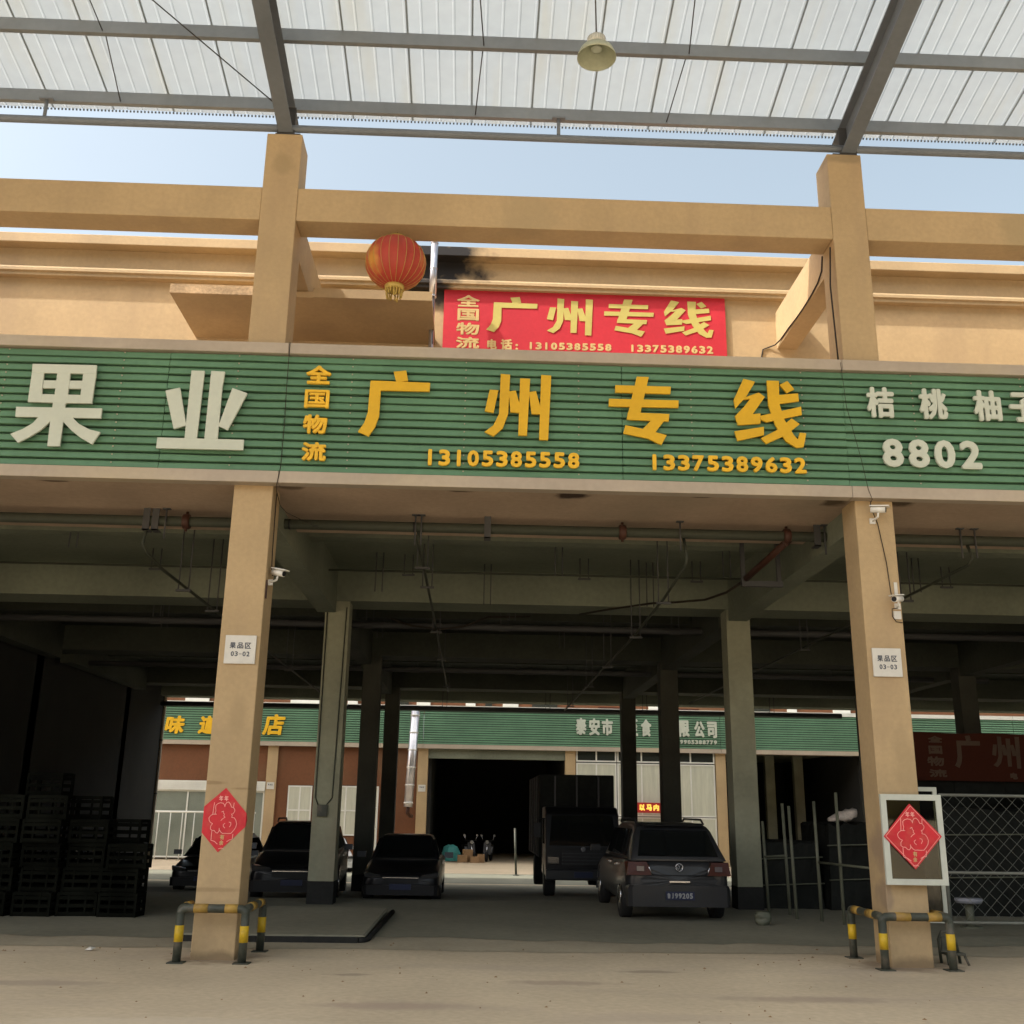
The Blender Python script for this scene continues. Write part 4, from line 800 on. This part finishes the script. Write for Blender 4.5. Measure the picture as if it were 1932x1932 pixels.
obj('box', MB().box(-2.70, -2.53, 6.83, 6.899, 1.46, 1.66), 'rail_dark', jb, bevel=0.006)
obj('conduit', MB().tube([(-2.70, 6.88, 1.66), (-2.755, 6.885, 1.78), (-2.755, 6.885, 5.2)], 0.012, 6), 'pipe', jb)
obj('conduit', MB().tube([(-2.55, 6.88, 1.66), (-2.46, 6.885, 1.78), (-2.40, 6.885, 5.2)], 0.012, 6), 'pipe', jb)
# ------------------------------------------------------------------ vehicles
def loft(mb, rings, smooth=True, closed=True):
    n = len(rings[0]); vs = [v for r in rings for v in r]
    fs = [(j * n + i, j * n + (i + 1) % n, (j + 1) * n + (i + 1) % n, (j + 1) * n + i) for j in range(len(rings) - 1) for i in range(n)]
    fs += [tuple(range(n - 1, -1, -1)), tuple((len(rings) - 1) * n + i for i in range(n))]
    mb.add(vs, fs, smooth); mb.sm[-1] = mb.sm[-2] = False; return mb
def body_ring(y, w, zb, zt):
    m = zb + (zt - zb) * 0.55
    half = [(w * 0.86, zb), (w * 0.97, zb + 0.10), (w, zb + (zt - zb) * 0.32), (w, m), (w * 0.985, zt - 0.10), (w * 0.94, zt - 0.03), (w * 0.84, zt)]
    return [(x, y, z) for x, z in half] + [(-x, y, z) for x, z in reversed(half)]
def cab_ring(y, wb, wt, zb, zt):
    half = [(wb, zb), (wb * 0.35 + wt * 0.65, zb + (zt - zb) * 0.65), (wt, max(zb + 0.004, zt - 0.06)), (wt * 0.93, max(zb + 0.006, zt - 0.015)), (wt * 0.80, max(zb + 0.008, zt))]
    return [(x, y, z) for x, z in half] + [(-x, y, z) for x, z in reversed(half)]
def car(label, kind, W, L, H, loc, rot, paint, plate=None):
    """front looks along -Y; the car stands at loc turned by rot"""
    t = thing('parked_car', label, 'car', (0, 0, 0), 'vehicles parked in the hall')
    w = W / 2; h = H; l = L / 2
    belt = {'suv': 0.62, 'sedan': 0.63, 'hatch': 0.62}[kind] * h
    S = [(-1.0, .80, .24, .40), (-.97, .92, .15, .46), (-.85, .98, .14, .50 if kind != 'sedan' else .52), (-.52, 1.0, .14, .60), (-.38, 1.0, .14, belt / h), (0, 1.0, .13, belt / h + .01), (.55, 1.0, .14, belt / h + .02),
         (.80, .99, .15, belt / h + (.03 if kind != 'sedan' else .02)), (.95, .95, .17, belt / h + (.02 if kind != 'sedan' else .0)), (1.0, .86, .24, belt / h - .05)]
    b_ = obj('body', loft(MB(), [body_ring(y * l, ww * w, zb * h, zt * h) for y, ww, zb, zt in S]), paint, t)
    sm_ = b_.modifiers.new('round', 'SUBSURF'); sm_.levels = 1; sm_.render_levels = 1
    G = {'suv': [(-.46, .0), (-.22, .90), (-.08, .99), (.35, 1.0), (.62, .975), (.76, .92), (.80, .87), (.985, .02)],
         'hatch': [(-.50, .0), (-.20, .90), (-.05, .99), (.3, 1.0), (.58, .95), (.68, .90), (.73, .84), (.93, .02)],
         'sedan': [(-.42, .0), (-.14, .92), (.0, .99), (.22, 1.0), (.40, .94), (.48, .87), (.74, .02)]}[kind]
    rz = h - belt
    rings = [cab_ring(y * l, w * 0.90, w * (0.90 - 0.20 * f), belt - 0.01, belt + rz * f) for y, f in G]
    obj('cabin', loft(MB(), rings), paint, t)
    def glass_at(i, j, t0, t1, q0, q1, d):                # a pane lying on the slope between two cabin rings
        a, b = G[i], G[j]; P = []
        for tt, q in ((t0, q0), (t1, q1)):
            y = (a[0] + (b[0] - a[0]) * tt) * l; f = a[1] + (b[1] - a[1]) * tt; wt_ = w * (0.90 - 0.20 * f)
            P.append((y, belt + rz * f, wt_ * q))
        (ya, za, xa), (yb, zb_, xb) = P
        return MB().hexa([(-xb, yb + d, zb_), (xb, yb + d, zb_), (xb, yb - d * 0.2, zb_ - 0.01), (-xb, yb - d * 0.2, zb_ - 0.01), (-xa, ya + d, za), (xa, ya + d, za), (xa, ya - d * 0.2, za - 0.01), (-xa, ya - d * 0.2, za - 0.01)])
    obj('rear_window', glass_at(len(G) - 2, len(G) - 1, 0.10, 0.90, 0.86, 0.86, 0.014), 'car_glass', t)
    obj('windscreen', glass_at(1, 0, 0.03, 0.93, 0.88, 0.90, -0.014), 'car_glass', t)
    obj('roof_spoiler', MB().hexa([(-w * .60, G[-2][0] * l - .05, belt + rz * .93), (w * .60, G[-2][0] * l - .05, belt + rz * .93), (w * .58, G[-2][0] * l + .09, belt + rz * .90), (-w * .58, G[-2][0] * l + .09, belt + rz * .90), (-w * .60, G[-2][0] * l - .12, belt + rz * .985), (w * .60, G[-2][0] * l - .12, belt + rz * .985), (w * .57, G[-2][0] * l + .10, belt + rz * .925), (-w * .57, G[-2][0] * l + .10, belt + rz * .925)]), paint, t) if kind != 'sedan' else None
    for s in (-1, 1):
        xb, xt = w * 0.895, w * 0.755
        for (y0, y1, ys, ye) in (((-.30, .06, .10, .0), (.11, .47, .0, -.02), (.52, .74, .0, -.10)) if kind != 'sedan' else ((-.26, .06, .10, .0), (.11, .46, .0, -.10))):
            z0_, z1_ = belt + 0.04, belt + rz * 0.80
            obj('side_window', MB().hexa([(s * (xb + .006), y0 * l, z0_), (s * (xb - .02), y0 * l, z0_), (s * (xb - .02), y1 * l, z0_), (s * (xb + .006), y1 * l, z0_), (s * (xt + .012), (y0 + ys) * l, z1_), (s * (xt - .02), (y0 + ys) * l, z1_), (s * (xt - .02), (y1 + ye) * l, z1_), (s * (xt + .012), (y1 + ye) * l, z1_)]), 'car_glass', t)
        for y0 in (.0, .42): obj('door_handle', MB().box(*sorted((s * (w + .004), s * (w - .02))), y0 * l, y0 * l + .14, belt - .12, belt - .09), 'chrome', t)
        m = obj('mirror', loft(MB(), [[(s * (w + 0.03 + 0.17 * q), -0.40 * l + yy, belt + 0.03 + zz) for yy, zz in ((-.05, 0), (.05, 0), (.06, .10), (-.03, .11))] for q in (0, .5, 1)], False), paint, t)
        for yy in (-0.62, 0.62):
            wh = obj('wheel', MB().lathe([(0.20 * h, -0.09), (0.225 * h, -0.085), (0.235 * h, -0.06), (0.235 * h, 0.06), (0.225 * h, 0.085), (0.20 * h, 0.09)], (s * (w - 0.10), yy * l, 0.235 * h), 24, 'x'), 'tyre', t)
            obj('rim', MB().lathe([(0.15 * h, -0.093), (0.05 * h, -0.096), (0.05 * h, 0.096), (0.15 * h, 0.093)], (s * (w - 0.10), yy * l, 0.235 * h), 16, 'x'), 'chrome', wh)
        if kind == 'suv':
            obj('roof_rail', MB().tube([(s * w * 0.66, -0.12 * l, h - 0.01), (s * w * 0.66, -0.05 * l, h + 0.05), (s * w * 0.66, 0.60 * l, h + 0.045), (s * w * 0.66, 0.68 * l, h - 0.02)], 0.018, 6), 'black', t)
        obj('headlight', MB().hexa([(s * w * .90, -l * .985, .40 * h), (s * w * .48, -l * 1.003, .39 * h), (s * w * .48, -l * .96, .39 * h), (s * w * .93, -l * .93, .40 * h), (s * w * .93, -l * .965, .47 * h), (s * w * .52, -l * .985, .44 * h), (s * w * .52, -l * .94, .45 * h), (s * w * .95, -l * .90, .48 * h)]), 'headlamp', t)
        lt = obj('tail_light', MB().hexa([(s * w * .97, l * .93, belt - .16 * h), (s * w * .97, l * 1.005, belt - .15 * h), (s * w * .52, l * 1.02, belt - .15 * h), (s * w * .52, l * .96, belt - .15 * h), (s * w * .985, l * .90, belt - .02 * h), (s * w * .94, l * .985, belt - .02 * h), (s * w * .60, l * 1.005, belt - .02 * h), (s * w * .60, l * .95, belt - .02 * h)]), 'tail', t)
        obj('chrome_edge', MB().tube([(s * w * .595, l * 1.008, belt - .025 * h), (s * w * .515, l * 1.024, belt - .15 * h)], 0.008, 5), 'chrome', lt)
        obj('clear_lens', MB().box(*sorted((s * w * .80, s * w * .66)), l * .98, l * 1.022, belt - .11 * h, belt - .06 * h), 'lens', lt)
        obj('exhaust_trim', MB().box(*sorted((s * w * .42, s * w * .72)), l * .99, l * 1.008, .17 * h, .185 * h), 'chrome', t)
        obj('reflector', MB().box(*sorted((s * w * .74, s * w * .86)), l * .95, l * .992, .27 * h, .29 * h), 'headlamp', t)
    obj('rear_bumper', loft(MB(), [[(x, l * f, z) for x, z in ((-w * q, .16 * h), (w * q, .16 * h), (w * q, .34 * h), (w * q * .97, .37 * h), (-w * q * .97, .37 * h), (-w * q, .34 * h))] for f, q in ((.90, .97), (.985, .95), (1.015, .88))], False), paint, t)
    obj('front_bumper', loft(MB(), [[(x, -l * f, z) for x, z in ((-w * q, .15 * h), (w * q, .15 * h), (w * q, .29 * h), (-w * q, .29 * h))] for f, q in ((.94, .97), (1.0, .92), (1.015, .84))], False), paint, t)
    obj('grille', MB().box(-w * .45, w * .45, -l * 1.012, -l * .97, .33 * h, .42 * h), 'black', t)
    obj('grille_bar', MB().box(-w * .45, w * .45, -l * 1.016, -l * 1.010, .395 * h, .405 * h), 'chrome', t)
    obj('crease', MB().tube([(-w * .80, l * 1.006, .47 * h), (w * .80, l * 1.006, .47 * h)], 0.007, 4), paint, t)
    if plate:
        pz = .27 * h
        pl = obj('licence_plate', MB().box(-0.22, 0.22, l * 1.015, l * 1.024, pz - 0.06, pz + 0.06), 'plate_dark', t)
        for i, ch in enumerate(plate):
            g = letter(MB(), ch, -0.20 + i * 0.0575, -0.20 + i * 0.0575 + 0.048, pz - 0.04, pz + 0.04, 0, 0.003, 0.004, natural=(ch in '1J'))
            g.v = [(-x, l * 1.0265 - y, z) for x, y, z in g.v]
            obj('character', g, 'plate_text', pl)
        # round emblem on the tailgate
        ez = belt - 0.07 * h; ey = l * 1.012
        em = obj('emblem', MB().tube([(0.055 * math.cos(2 * math.pi * i / 20), ey, ez + 0.055 * math.sin(2 * math.pi * i / 20)) for i in range(21)], 0.008, 5), 'chrome', t)
        e2 = MB()
        for pts in ([(-.035, .055), (0, .008), (.035, .055)], [(-.058, .025), (-.03, -.05), (0, .0), (.03, -.05), (.058, .025)]):
            e2.tube([(a * .78, ey + 0.004, ez + b * .78) for a, b in pts], 0.005, 5)
        obj('emblem_strokes', e2, 'chrome', em)
        obj('wiper', MB().tube([(-0.05, l * .965, belt + 0.04), (0.34, l * .955, belt + 0.06)], 0.010, 5), 'black', t)
        obj('plate_light', MB().box(-.16, .16, l * 1.01, l * 1.02, .40 * h, .415 * h), 'chrome', t)
    else:
        obj('licence_plate', MB().box(-0.2, 0.2, -l * 1.03, -l * 1.018, .23 * h, .23 * h + 0.10), 'plate_dark', t)
    t.location = (loc[0], loc[1], zg(loc[1]) - 0.005); t.rotation_euler = (0, 0, rot)
    return t
M['plate_dark'] = mat('licence_plate_blue', (0.012, 0.018, 0.05), 0.4)
M['plate_text'] = mat('licence_plate_white', (0.28, 0.28, 0.28), 0.5)
M['lens'] = mat('smoky_lens', (0.12, 0.10, 0.10), 0.1, coat=0.5)
M['car_white'] = mat('white_car_paint', (0.55, 0.55, 0.53), 0.25, 0.05, 2, coat=0.5)
car('dark grey SUV with its tail to the street and white plate characters', 'suv', 1.66, 4.3, 1.47, (3.24, 6.72), math.pi, 'car_grey', '鲁J99205')
car('low black sedan parked nose out in the middle of the hall', 'sedan', 1.50, 4.0, 1.23, (-1.28, 10.3), 0.0, 'car_black')
car('black SUV with roof rails half hidden behind the inner grey column', 'suv', 1.66, 4.2, 1.46, (-3.42, 10.4), 0.06, 'car_black')
car('small black hatchback half hidden behind the left column', 'hatch', 1.62, 3.7, 1.30, (-6.1, 15.0), 0.0, 'car_black')
car('white hatchback out in the lane seen between two inner columns', 'hatch', 1.70, 3.8, 1.36, (-5.85, 33.0), 0.25, 'car_white')

def truck(label, x, y):
    t = thing('box_truck', label, 'truck', (0, 0, 0), 'vehicles parked in the hall'); W = 0.80
    obj('cargo_box', MB().box(-0.86, 0.86, 1.30, 5.6, 0.75, 2.58), 'tarp', t, bevel=0.02)
    for xx in (-0.5, 0.0, 0.5): obj('box_rib', MB().box(xx - 0.02, xx + 0.02, 1.275, 1.30, 0.80, 2.55), 'car_black', t)
    for yy in (2.0, 2.9, 3.8, 4.7): obj('box_rib', MB().box(-0.88, -0.86, yy, yy + 0.05, 0.80, 2.55), 'car_grey', t)
    obj('chassis', MB().box(-0.45, 0.45, 0.2, 5.4, 0.48, 0.72), 'black', t)
    cabp = [(0.0, 0.42), (-0.02, 1.02), (0.16, 1.72), (0.40, 1.86), (1.20, 1.86), (1.24, 0.42)]
    obj('cab', MB().prism_yz(cabp, -W, W), 'car_black', t, bevel=0.04)
    obj('windscreen', MB().hexa([(-.72, -.022, 1.06), (.72, -.022, 1.06), (.72, .05, 1.06), (-.72, .05, 1.06), (-.66, .135, 1.68), (.66, .135, 1.68), (.66, .2, 1.68), (-.66, .2, 1.68)]), 'car_glass', t)
    obj('side_window', MB().box(-W - 0.004, -W + 0.01, 0.30, 0.95, 1.08, 1.62), 'car_glass', t)
    obj('side_window', MB().box(W - 0.01, W + 0.004, 0.30, 0.95, 1.08, 1.62), 'car_glass', t)
    obj('grille', MB().box(-0.45, 0.45, -0.035, 0.0, 0.66, 0.96), 'black', t)
    for i in range(4): obj('grille_bar', MB().box(-0.45, 0.45, -0.045, -0.034, 0.68 + 0.07 * i, 0.70 + 0.07 * i), 'car_grey', t)
    obj('bumper', MB().box(-0.80, 0.80, -0.10, 0.02, 0.36, 0.58), 'car_grey', t, bevel=0.03)
    obj('emblem', MB().lathe([(0.05, 0.0), (0.05, 0.01)], (0, -0.04, 0.99), 16, 'y'), 'chrome', t)
    for s in (-1, 1):
        obj('headlight', MB().box(*sorted((s * 0.50, s * 0.76)), -0.05, 0.0, 0.68, 0.84), 'headlamp', t, bevel=0.015)
        mr = obj('mirror_arm', MB().tube([(s * 0.80, 0.15, 1.60), (s * 0.98, 0.02, 1.62), (s * 0.98, 0.02, 1.2)], 0.012, 6), 'black', t)
        obj('mirror', MB().box(*sorted((s * 0.90, s * 1.06)), 0.0, 0.05, 1.22, 1.52), 'black', mr, bevel=0.01)
        for yy, r in ((0.62, 0.36), (4.2, 0.36)):
            wh = obj('wheel', MB().lathe([(0.30, -0.12), (0.345, -0.11), (0.36, -0.08), (0.36, 0.08), (0.345, 0.11), (0.30, 0.12)], (s * 0.68, yy, 0.36), 24, 'x'), 'tyre', t)
            obj('rim', MB().lathe([(0.2, -0.125), (0.08, -0.13), (0.08, 0.13), (0.2, 0.125)], (s * 0.68, yy, 0.36), 16, 'x'), 'scaffold', wh)
    obj('licence_plate', MB().box(-0.2, 0.2, -0.115, -0.10, 0.42, 0.53), 'plate_dark', t)
    t.location = (x, y, zg(y) - 0.005); return t
truck('dark box truck parked nose out between the sedan and the SUV', 2.42, 11.0)

# ------------------------------------------------------------------ hall across the lane
FY = 40.0; FG = -0.85
far = thing('far_hall', 'apricot and maroon market hall across the lane with green fascia', 'building', (0, FY, FG))
FX = [-25.0, -17.5, -9.98, -2.66, 4.60, 12.06, 19.5, 27.0]
for x in FX: obj('column', MB().box(x, x + 0.5, FY, FY + 0.5, FG, 4.75), 'apricot', far, bevel=0.01)
obj('upper_wall', MB().box(-30, 40, FY + 1.4, FY + 1.8, 6.3, 9.5), 'brick', far)
obj('roof', MB().box(-30, 40, FY, FY + 14, 4.75, 4.95), 'ceiling', far)
for x, w_, k in ((-14.6, 1.2, 0), (-9.3, 1.6, 0), (-6.4, .5, 0), (-4.2, .9, 1), (-2.9, .7, 0), (-0.4, .5, 0), (0.6, .35, 1), (1.5, .8, 0), (3.0, 1.3, 1), (9.0, .6, 0), (14.4, .9, 1), (16.2, .5, 0), (18.6, .9, 0)):
    uw = obj('upper_window', MB().box(x, x + w_, FY + 1.33, FY + 1.39, 6.60, 7.30), 'white_frame' if k == 0 else 'dark_glass', far)
obj('upper_banner', MB().box(6.4, 8.0, FY + 1.30, FY + 1.38, 6.5, 6.80), 'shaded_banner', far)
obj('upper_banner', MB().box(10.4, 11.6, FY + 1.30, FY + 1.38, 6.5, 6.80), 'shaded_banner', far)
obj('soffit', MB().box(-30, 40, FY + 0.5, FY + 1.4, 4.55, 4.74), 'soffit', far)
obj('back_wall', MB().box(-30, 40, FY + 13.5, FY + 13.8, FG, 4.75), 'dark_room', far)
def wall(x0, x1, z0, z1): return obj('wall', MB().box(x0, x1, FY + 0.12, FY + 0.40, z0, z1), 'brick', far)
def window(x0, x1, z0, z1, nx, nz, glass_='curtain', y=FY + 0.10, fw=0.07):
    f = MB(); f.box(x0, x1, y - 0.04, y + 0.02, z1 - fw, z1).box(x0, x1, y - 0.04, y + 0.02, z0, z0 + fw)
    f.box(x0, x0 + fw, y - 0.038, y + 0.018, z0 + fw, z1 - fw).box(x1 - fw, x1, y - 0.038, y + 0.018, z0 + fw, z1 - fw)
    for i in range(1, nx): xx = x0 + (x1 - x0) * i / nx; f.box(xx - fw / 2, xx + fw / 2, y - 0.036, y + 0.016, z0 + fw, z1 - fw)
    for i in range(1, nz): zz = z0 + (z1 - z0) * i / nz; f.box(x0 + fw, x1 - fw, y - 0.034, y + 0.014, zz - fw / 2, zz + fw / 2)
    o = obj('window', f, 'white_frame', far)
    for i in range(nx):
        for k in range(nz):
            a = x0 + (x1 - x0) * i / nx; b = x0 + (x1 - x0) * (i + 1) / nx; c = z0 + (z1 - z0) * k / nz; d = z0 + (z1 - z0) * (k + 1) / nz
            obj('pane', MB().box(a + 0.02, b - 0.02, y - 0.012, y - 0.002, c + 0.02, d - 0.02), glass_, o)
    return o
# bay left of the far left column: maroon wall over a roller shutter box, window and white railing
wall(-17.0, -9.98, 2.80, 4.75); wall(-17.0, -15.6, FG, 2.80)
sh = obj('shutter_box', MB().box(-15.6, -9.98, FY - 0.05, FY + 0.3, 2.35, 2.80), 'white_frame', far)
for i in range(5): obj('shutter_slat', MB().box(-15.6, -9.98, FY - 0.075, FY - 0.05, 2.37 + i * 0.085, 2.43 + i * 0.085), 'white_frame', sh)
window(-15.5, -10.0, FG + 0.1, 2.35, 3, 1, 'grey_glass')
rg = thing('railing', 'thin white railing in front of the far shop window at the left', 'railing', (-13, 39.3, FG))
obj('rail', MB().tube([(-15.3, 39.3, 1.34), (-10.2, 39.3, 1.34)], 0.045, 8), 'white_frame', rg)
for i in range(10): obj('baluster', MB().tube([(-15.3 + 0.56 * i, 39.3, FG), (-15.3 + 0.56 * i, 39.3, 1.34)], 0.025, 6), 'white_frame', rg)
# bay with two white windows in a maroon wall
wall(-9.48, -8.90, FG, 4.75); wall(-7.70, -6.70, FG, 4.75); wall(-5.45, -2.66, FG, 4.75)
wall(-8.90, -7.70, 2.66, 4.75); wall(-6.70, -5.45, 2.68, 4.75); wall(-8.90, -7.70, FG, 0.33); wall(-6.70, -5.45, FG, 0.33)
window(-8.88, -7.72, 0.35, 2.64, 2, 2); window(-6.68, -5.47, 0.35, 2.66, 2, 2)
window(-5.0, -4.5, -0.3, 2.66, 1, 3)
# open dark bay: side walls and a lintel
obj('side_wall', MB().box(-2.2, -2.0, FY + 0.5, FY + 13.5, FG, 4.75), 'dark_room', far)
obj('side_wall', MB().box(4.65, 4.85, FY + 0.5, FY + 13.5, FG, 4.75), 'dark_room', far)
obj('lintel', MB().box(-2.16, 4.60, FY + 0.1, FY + 0.5, 4.05, 4.75), 'ceiling', far)
# glazed shop front
for (a, b) in ((5.12, 7.15), (7.15, 9.6), (9.6, 12.04)):
    window(a + 0.02, b - 0.02, 4.0, 4.60, 2, 1, 'dark_glass'); window(a + 0.02, b - 0.02, 1.45, 3.95, 2, 1); window(a + 0.02, b - 0.02, FG, 1.42, 2, 1, 'curtain')
obj('lintel', MB().box(5.1, 12.06, FY + 0.13, FY + 0.5, 4.6, 4.75), 'ceiling', far)
# bay at the right, open and dark
obj('side_wall', MB().box(19.4, 19.6, FY + 0.5, FY + 13.5, FG, 4.75), 'dark_room', far)
obj('side_wall', MB().box(12.1, 12.3, FY + 0.5, FY + 13.5, FG, 4.75), 'dark_room', far)
for x in (14.6, 16.2, 17.8): obj('inner_post', MB().box(x, x + 0.5, FY + 6, FY + 6.4, FG, 4.75), 'inner_col', far)
for (a, b) in ((20.0, 27.0), (27.5, 39.9), (-30, -25.0), (-24.5, -17.5)): wall(a, b, FG, 4.75)
# far fascia signs
def far_sign(label, x0, x1):
    t = thing('signboard', label, 'sign', ((x0 + x1) / 2, FY - 0.15, 4.5), 'green slatted signboards on the far hall')
    obj('backing', MB().box(x0, x1, FY - 0.12, FY - 0.002, 4.70, 6.45), 'green_back', t)
    obj('border', MB().box(x0, x1, FY - 0.22, FY - 0.003, 4.50, 4.70), 'frame', t)
    obj('border', MB().box(x0, x1, FY - 0.22, FY - 0.003, 6.40, 6.58), 'white_frame', t)
    mb = MB(); p = 1.70 / 15
    for i in range(15):
        z = 4.70 + i * p
        mb.prism_yz([(FY - 0.11, z + 0.014), (FY - 0.16, z + 0.02), (FY - 0.145, z + 0.092), (FY - 0.11, z + 0.096)], x0, x1)
    obj('slat', mb, 'green', t, kind='stuff')
    return t
fa = far_sign('far green signboard with ornate gold characters, seen left of the hall', -17.2, -2.44)
fb = far_sign('far green signboard with white company name and phone number', -2.42, 12.3)
fc = far_sign('far plain green signboard at the right end behind the columns', 12.32, 27.2)
far_sign('far green signboard beyond the left partition wall', -29.9, -17.22)
far_sign('far green signboard beyond the right edge of the hall', 27.22, 39.9)
FL = FY - 0.24
for ch, b in (('味', (-15.057, -14.134, 4.989, 5.85)), ('道', (-13.434, -12.526, 5.0, 5.88)), ('店', (-10.313, -9.314, 4.994, 6.008))):
    obj('letter', letter(MB(), ch, *b, FL, 0.06, 0.04, 0.12), 'gold_edge', fa)
for ch, b in (('泰', (5.093, 5.623, 5.273, 6.108)), ('安', (5.754, 6.291, 5.260, 6.095)), ('市', (6.390, 6.939, 5.272, 6.082)), ('至', (7.662, 8.182, 5.269, 6.080)), ('食', (8.335, 8.857, 5.256, 6.092)),
              ('有', (9.60, 10.139, 5.254, 6.092)), ('限', (10.24, 10.760, 5.265, 6.078)), ('公', (11.0, 11.52, 5.254, 6.041)), ('司', (11.65, 12.13, 5.239, 6.038))):
    obj('letter', letter(MB(), ch, *b, FL, 0.06, 0.032), 'white_letter', fb)
text(fb, '19905388779', 10.07, 12.13, 4.925, 5.125, FL, 0.05, 'white_letter', 0.014)
for x, lb in ((-9.98, 'small pale plate on the far apricot column left of the white windows'), (-2.66, 'small pale plate on the far apricot column beside the flue')):
    t = thing('number_plate', lb, 'plate', (x + 0.25, FY, 2.45), 'pale plates on the far columns')
    obj('panel', MB().box(x + 0.07, x + 0.42, FY - 0.03, FY - 0.003, 2.45, 2.77), 'plate', t)
    text(t, '果品区', x + 0.12, x + 0.37, 2.62, 2.70, FY - 0.034, 0.003, 'ink', 0.002)
# lit red sign inside the shop front
ld = thing('led_sign', 'lit red sign board with yellow characters behind the SUV', 'sign', (8.5, 39.6, 1.7))
obj('board', MB().box(7.7, 9.9, 39.6, 39.68, 1.62, 2.10), 'led_board', ld)
text(ld, '以马内', 8.12, 9.15, 1.72, 2.02, 39.59, 0.008, 'led_text', 0.018)
# far flue
ff = thing('flue_pipe', 'pale jointed flue pipe in front of the far hall beside the open bay', 'pipe', (-2.95, 38.9, 1.6))
obj('pipe', MB().tube([(-2.98, 38.9, 1.72), (-2.80, 38.9, 6.2)], 0.21, 16), 'flue', ff)
for i in range(6):
    z = 1.9 + 0.82 * i; obj('joint_ring', MB().lathe([(0.225, -0.03), (0.225, 0.03)], (-2.98 + 0.18 * (z - 1.72) / 4.48, 38.9, z), 16), 'plate', ff)
obj('elbow', MB().tube([(-2.98, 38.9, 1.75), (-3.0, 38.95, 1.45), (-2.9, 39.2, 1.32), (-2.85, 39.9, 1.3)], 0.09, 8), 'pipe_red', ff)
# ------------------------------------------------------------------ things out in the lane
def scooter(label, x, y, rot):
    t = thing('scooter', label, 'scooter', (0, 0, 0), 'scooters outside the open bay')
    for yy in (-0.6, 0.6):
        w_ = obj('wheel', MB().lathe([(0.18, -0.05), (0.24, -0.045), (0.25, 0), (0.24, 0.045), (0.18, 0.05)], (0, yy, 0.25), 18, 'x'), 'tyre', t)
    obj('body', loft(MB(), [[(a * q, yy, z) for a, z in ((-.13, zb), (.13, zb), (.15, zt), (-.15, zt))] for yy, zb, zt, q in ((-.15, .30, .36, 1), (.1, .30, .40, 1), (.25, .32, .70, 1.1), (.75, .45, .74, 1.0), (.95, .58, .70, .6))], False), 'car_grey', t)
    obj('seat', MB().box(-.13, .13, .18, .85, .72, .80), 'black', t, bevel=0.03)
    obj('front_shield', MB().hexa([(-.2, -.50, .35), (.2, -.50, .35), (.2, -.44, .35), (-.2, -.44, .35), (-.18, -.36, .92), (.18, -.36, .92), (.18, -.30, .92), (-.18, -.30, .92)]), 'car_grey', t)
    obj('fork', MB().tube([(0, -.60, .25), (0, -.36, .95)], 0.03, 8), 'chrome', t)
    hb_ = obj('handlebar', MB().tube([(-.33, -.26, 1.02), (0, -.36, .98), (.33, -.26, 1.02)], 0.018, 8), 'black', t)
    obj('headlight', MB().lathe([(0.09, -.47), (0.085, -.36)], (0, 0, .93), 16, 'y'), 'chrome', t)
    for s in (-1, 1): obj('mirror', MB().tube([(s * .25, -.28, 1.02), (s * .32, -.28, 1.22)], 0.012, 5).lathe([(0.06, -.29), (0.06, -.27)], (s * .33, 0, 1.25), 10, 'y'), 'chrome', t)
    t.location = (x, y, FG); t.rotation_euler = (0, 0, rot)
scooter('dark scooter by the open far bay, nearer the goods pile', -0.05, 42.5, 0.3)
scooter('dark scooter by the open far bay, nearer the truck', 0.95, 42.8, -0.2)
gp = thing('teal_bundle', 'bundle under a teal tarpaulin at the left of the far open bay', 'bundle', (-0.95, 42.2, FG))
vs = [(-0.95 + (0.42 + 0.08 * random.random()) * math.cos(2 * math.pi * i / 10) * q, 42.2 + 0.4 * math.sin(2 * math.pi * i / 10) * q, FG + z + random.uniform(-.05, .05)) for q, z in ((1, 0.02), (1.0, .4), (.75, .68), (.3, .8)) for i in range(10)]
obj('cover', MB().add(vs, [(j * 10 + i, j * 10 + (i + 1) % 10, (j + 1) * 10 + (i + 1) % 10, (j + 1) * 10 + i) for j in range(3) for i in range(10)] + [tuple(30 + i for i in range(10))]), 'teal', gp)
for i, (x, y, w_, h_) in enumerate(((-0.35, 41.2, .5, .35), (0.25, 41.1, .45, .3), (-0.1, 41.5, .5, .6), (0.55, 41.3, .35, .4))):
    o = obj('cardboard_box', MB().box(x - w_ / 2, x + w_ / 2, y - .2, y + .2, FG, FG + h_), 'cardboard', None, bevel=0.01)
    tag(o, ['low wide cardboard box in front of the far bay, leftmost of the pile', 'flat cardboard box in front of the far bay, third from the left', 'tall cardboard box behind the low ones in the far bay pile', 'narrow cardboard box at the right of the far bay pile'][i], 'box', 'cardboard boxes by the far bay')
po = thing('lane_post', 'thin dark post standing on the lane left of the truck', 'post', (1.85, 31.0, FG))
obj('shaft', MB().tube([(1.85, 31.0, FG), (1.78, 31.0, 0.95)], 0.045, 10), 'rail_dark', po)
obj('foot', MB().lathe([(0.14, 0.0), (0.14, 0.03), (0.05, 0.05)], (1.85, 31.0, FG), 14), 'rail_dark', po)
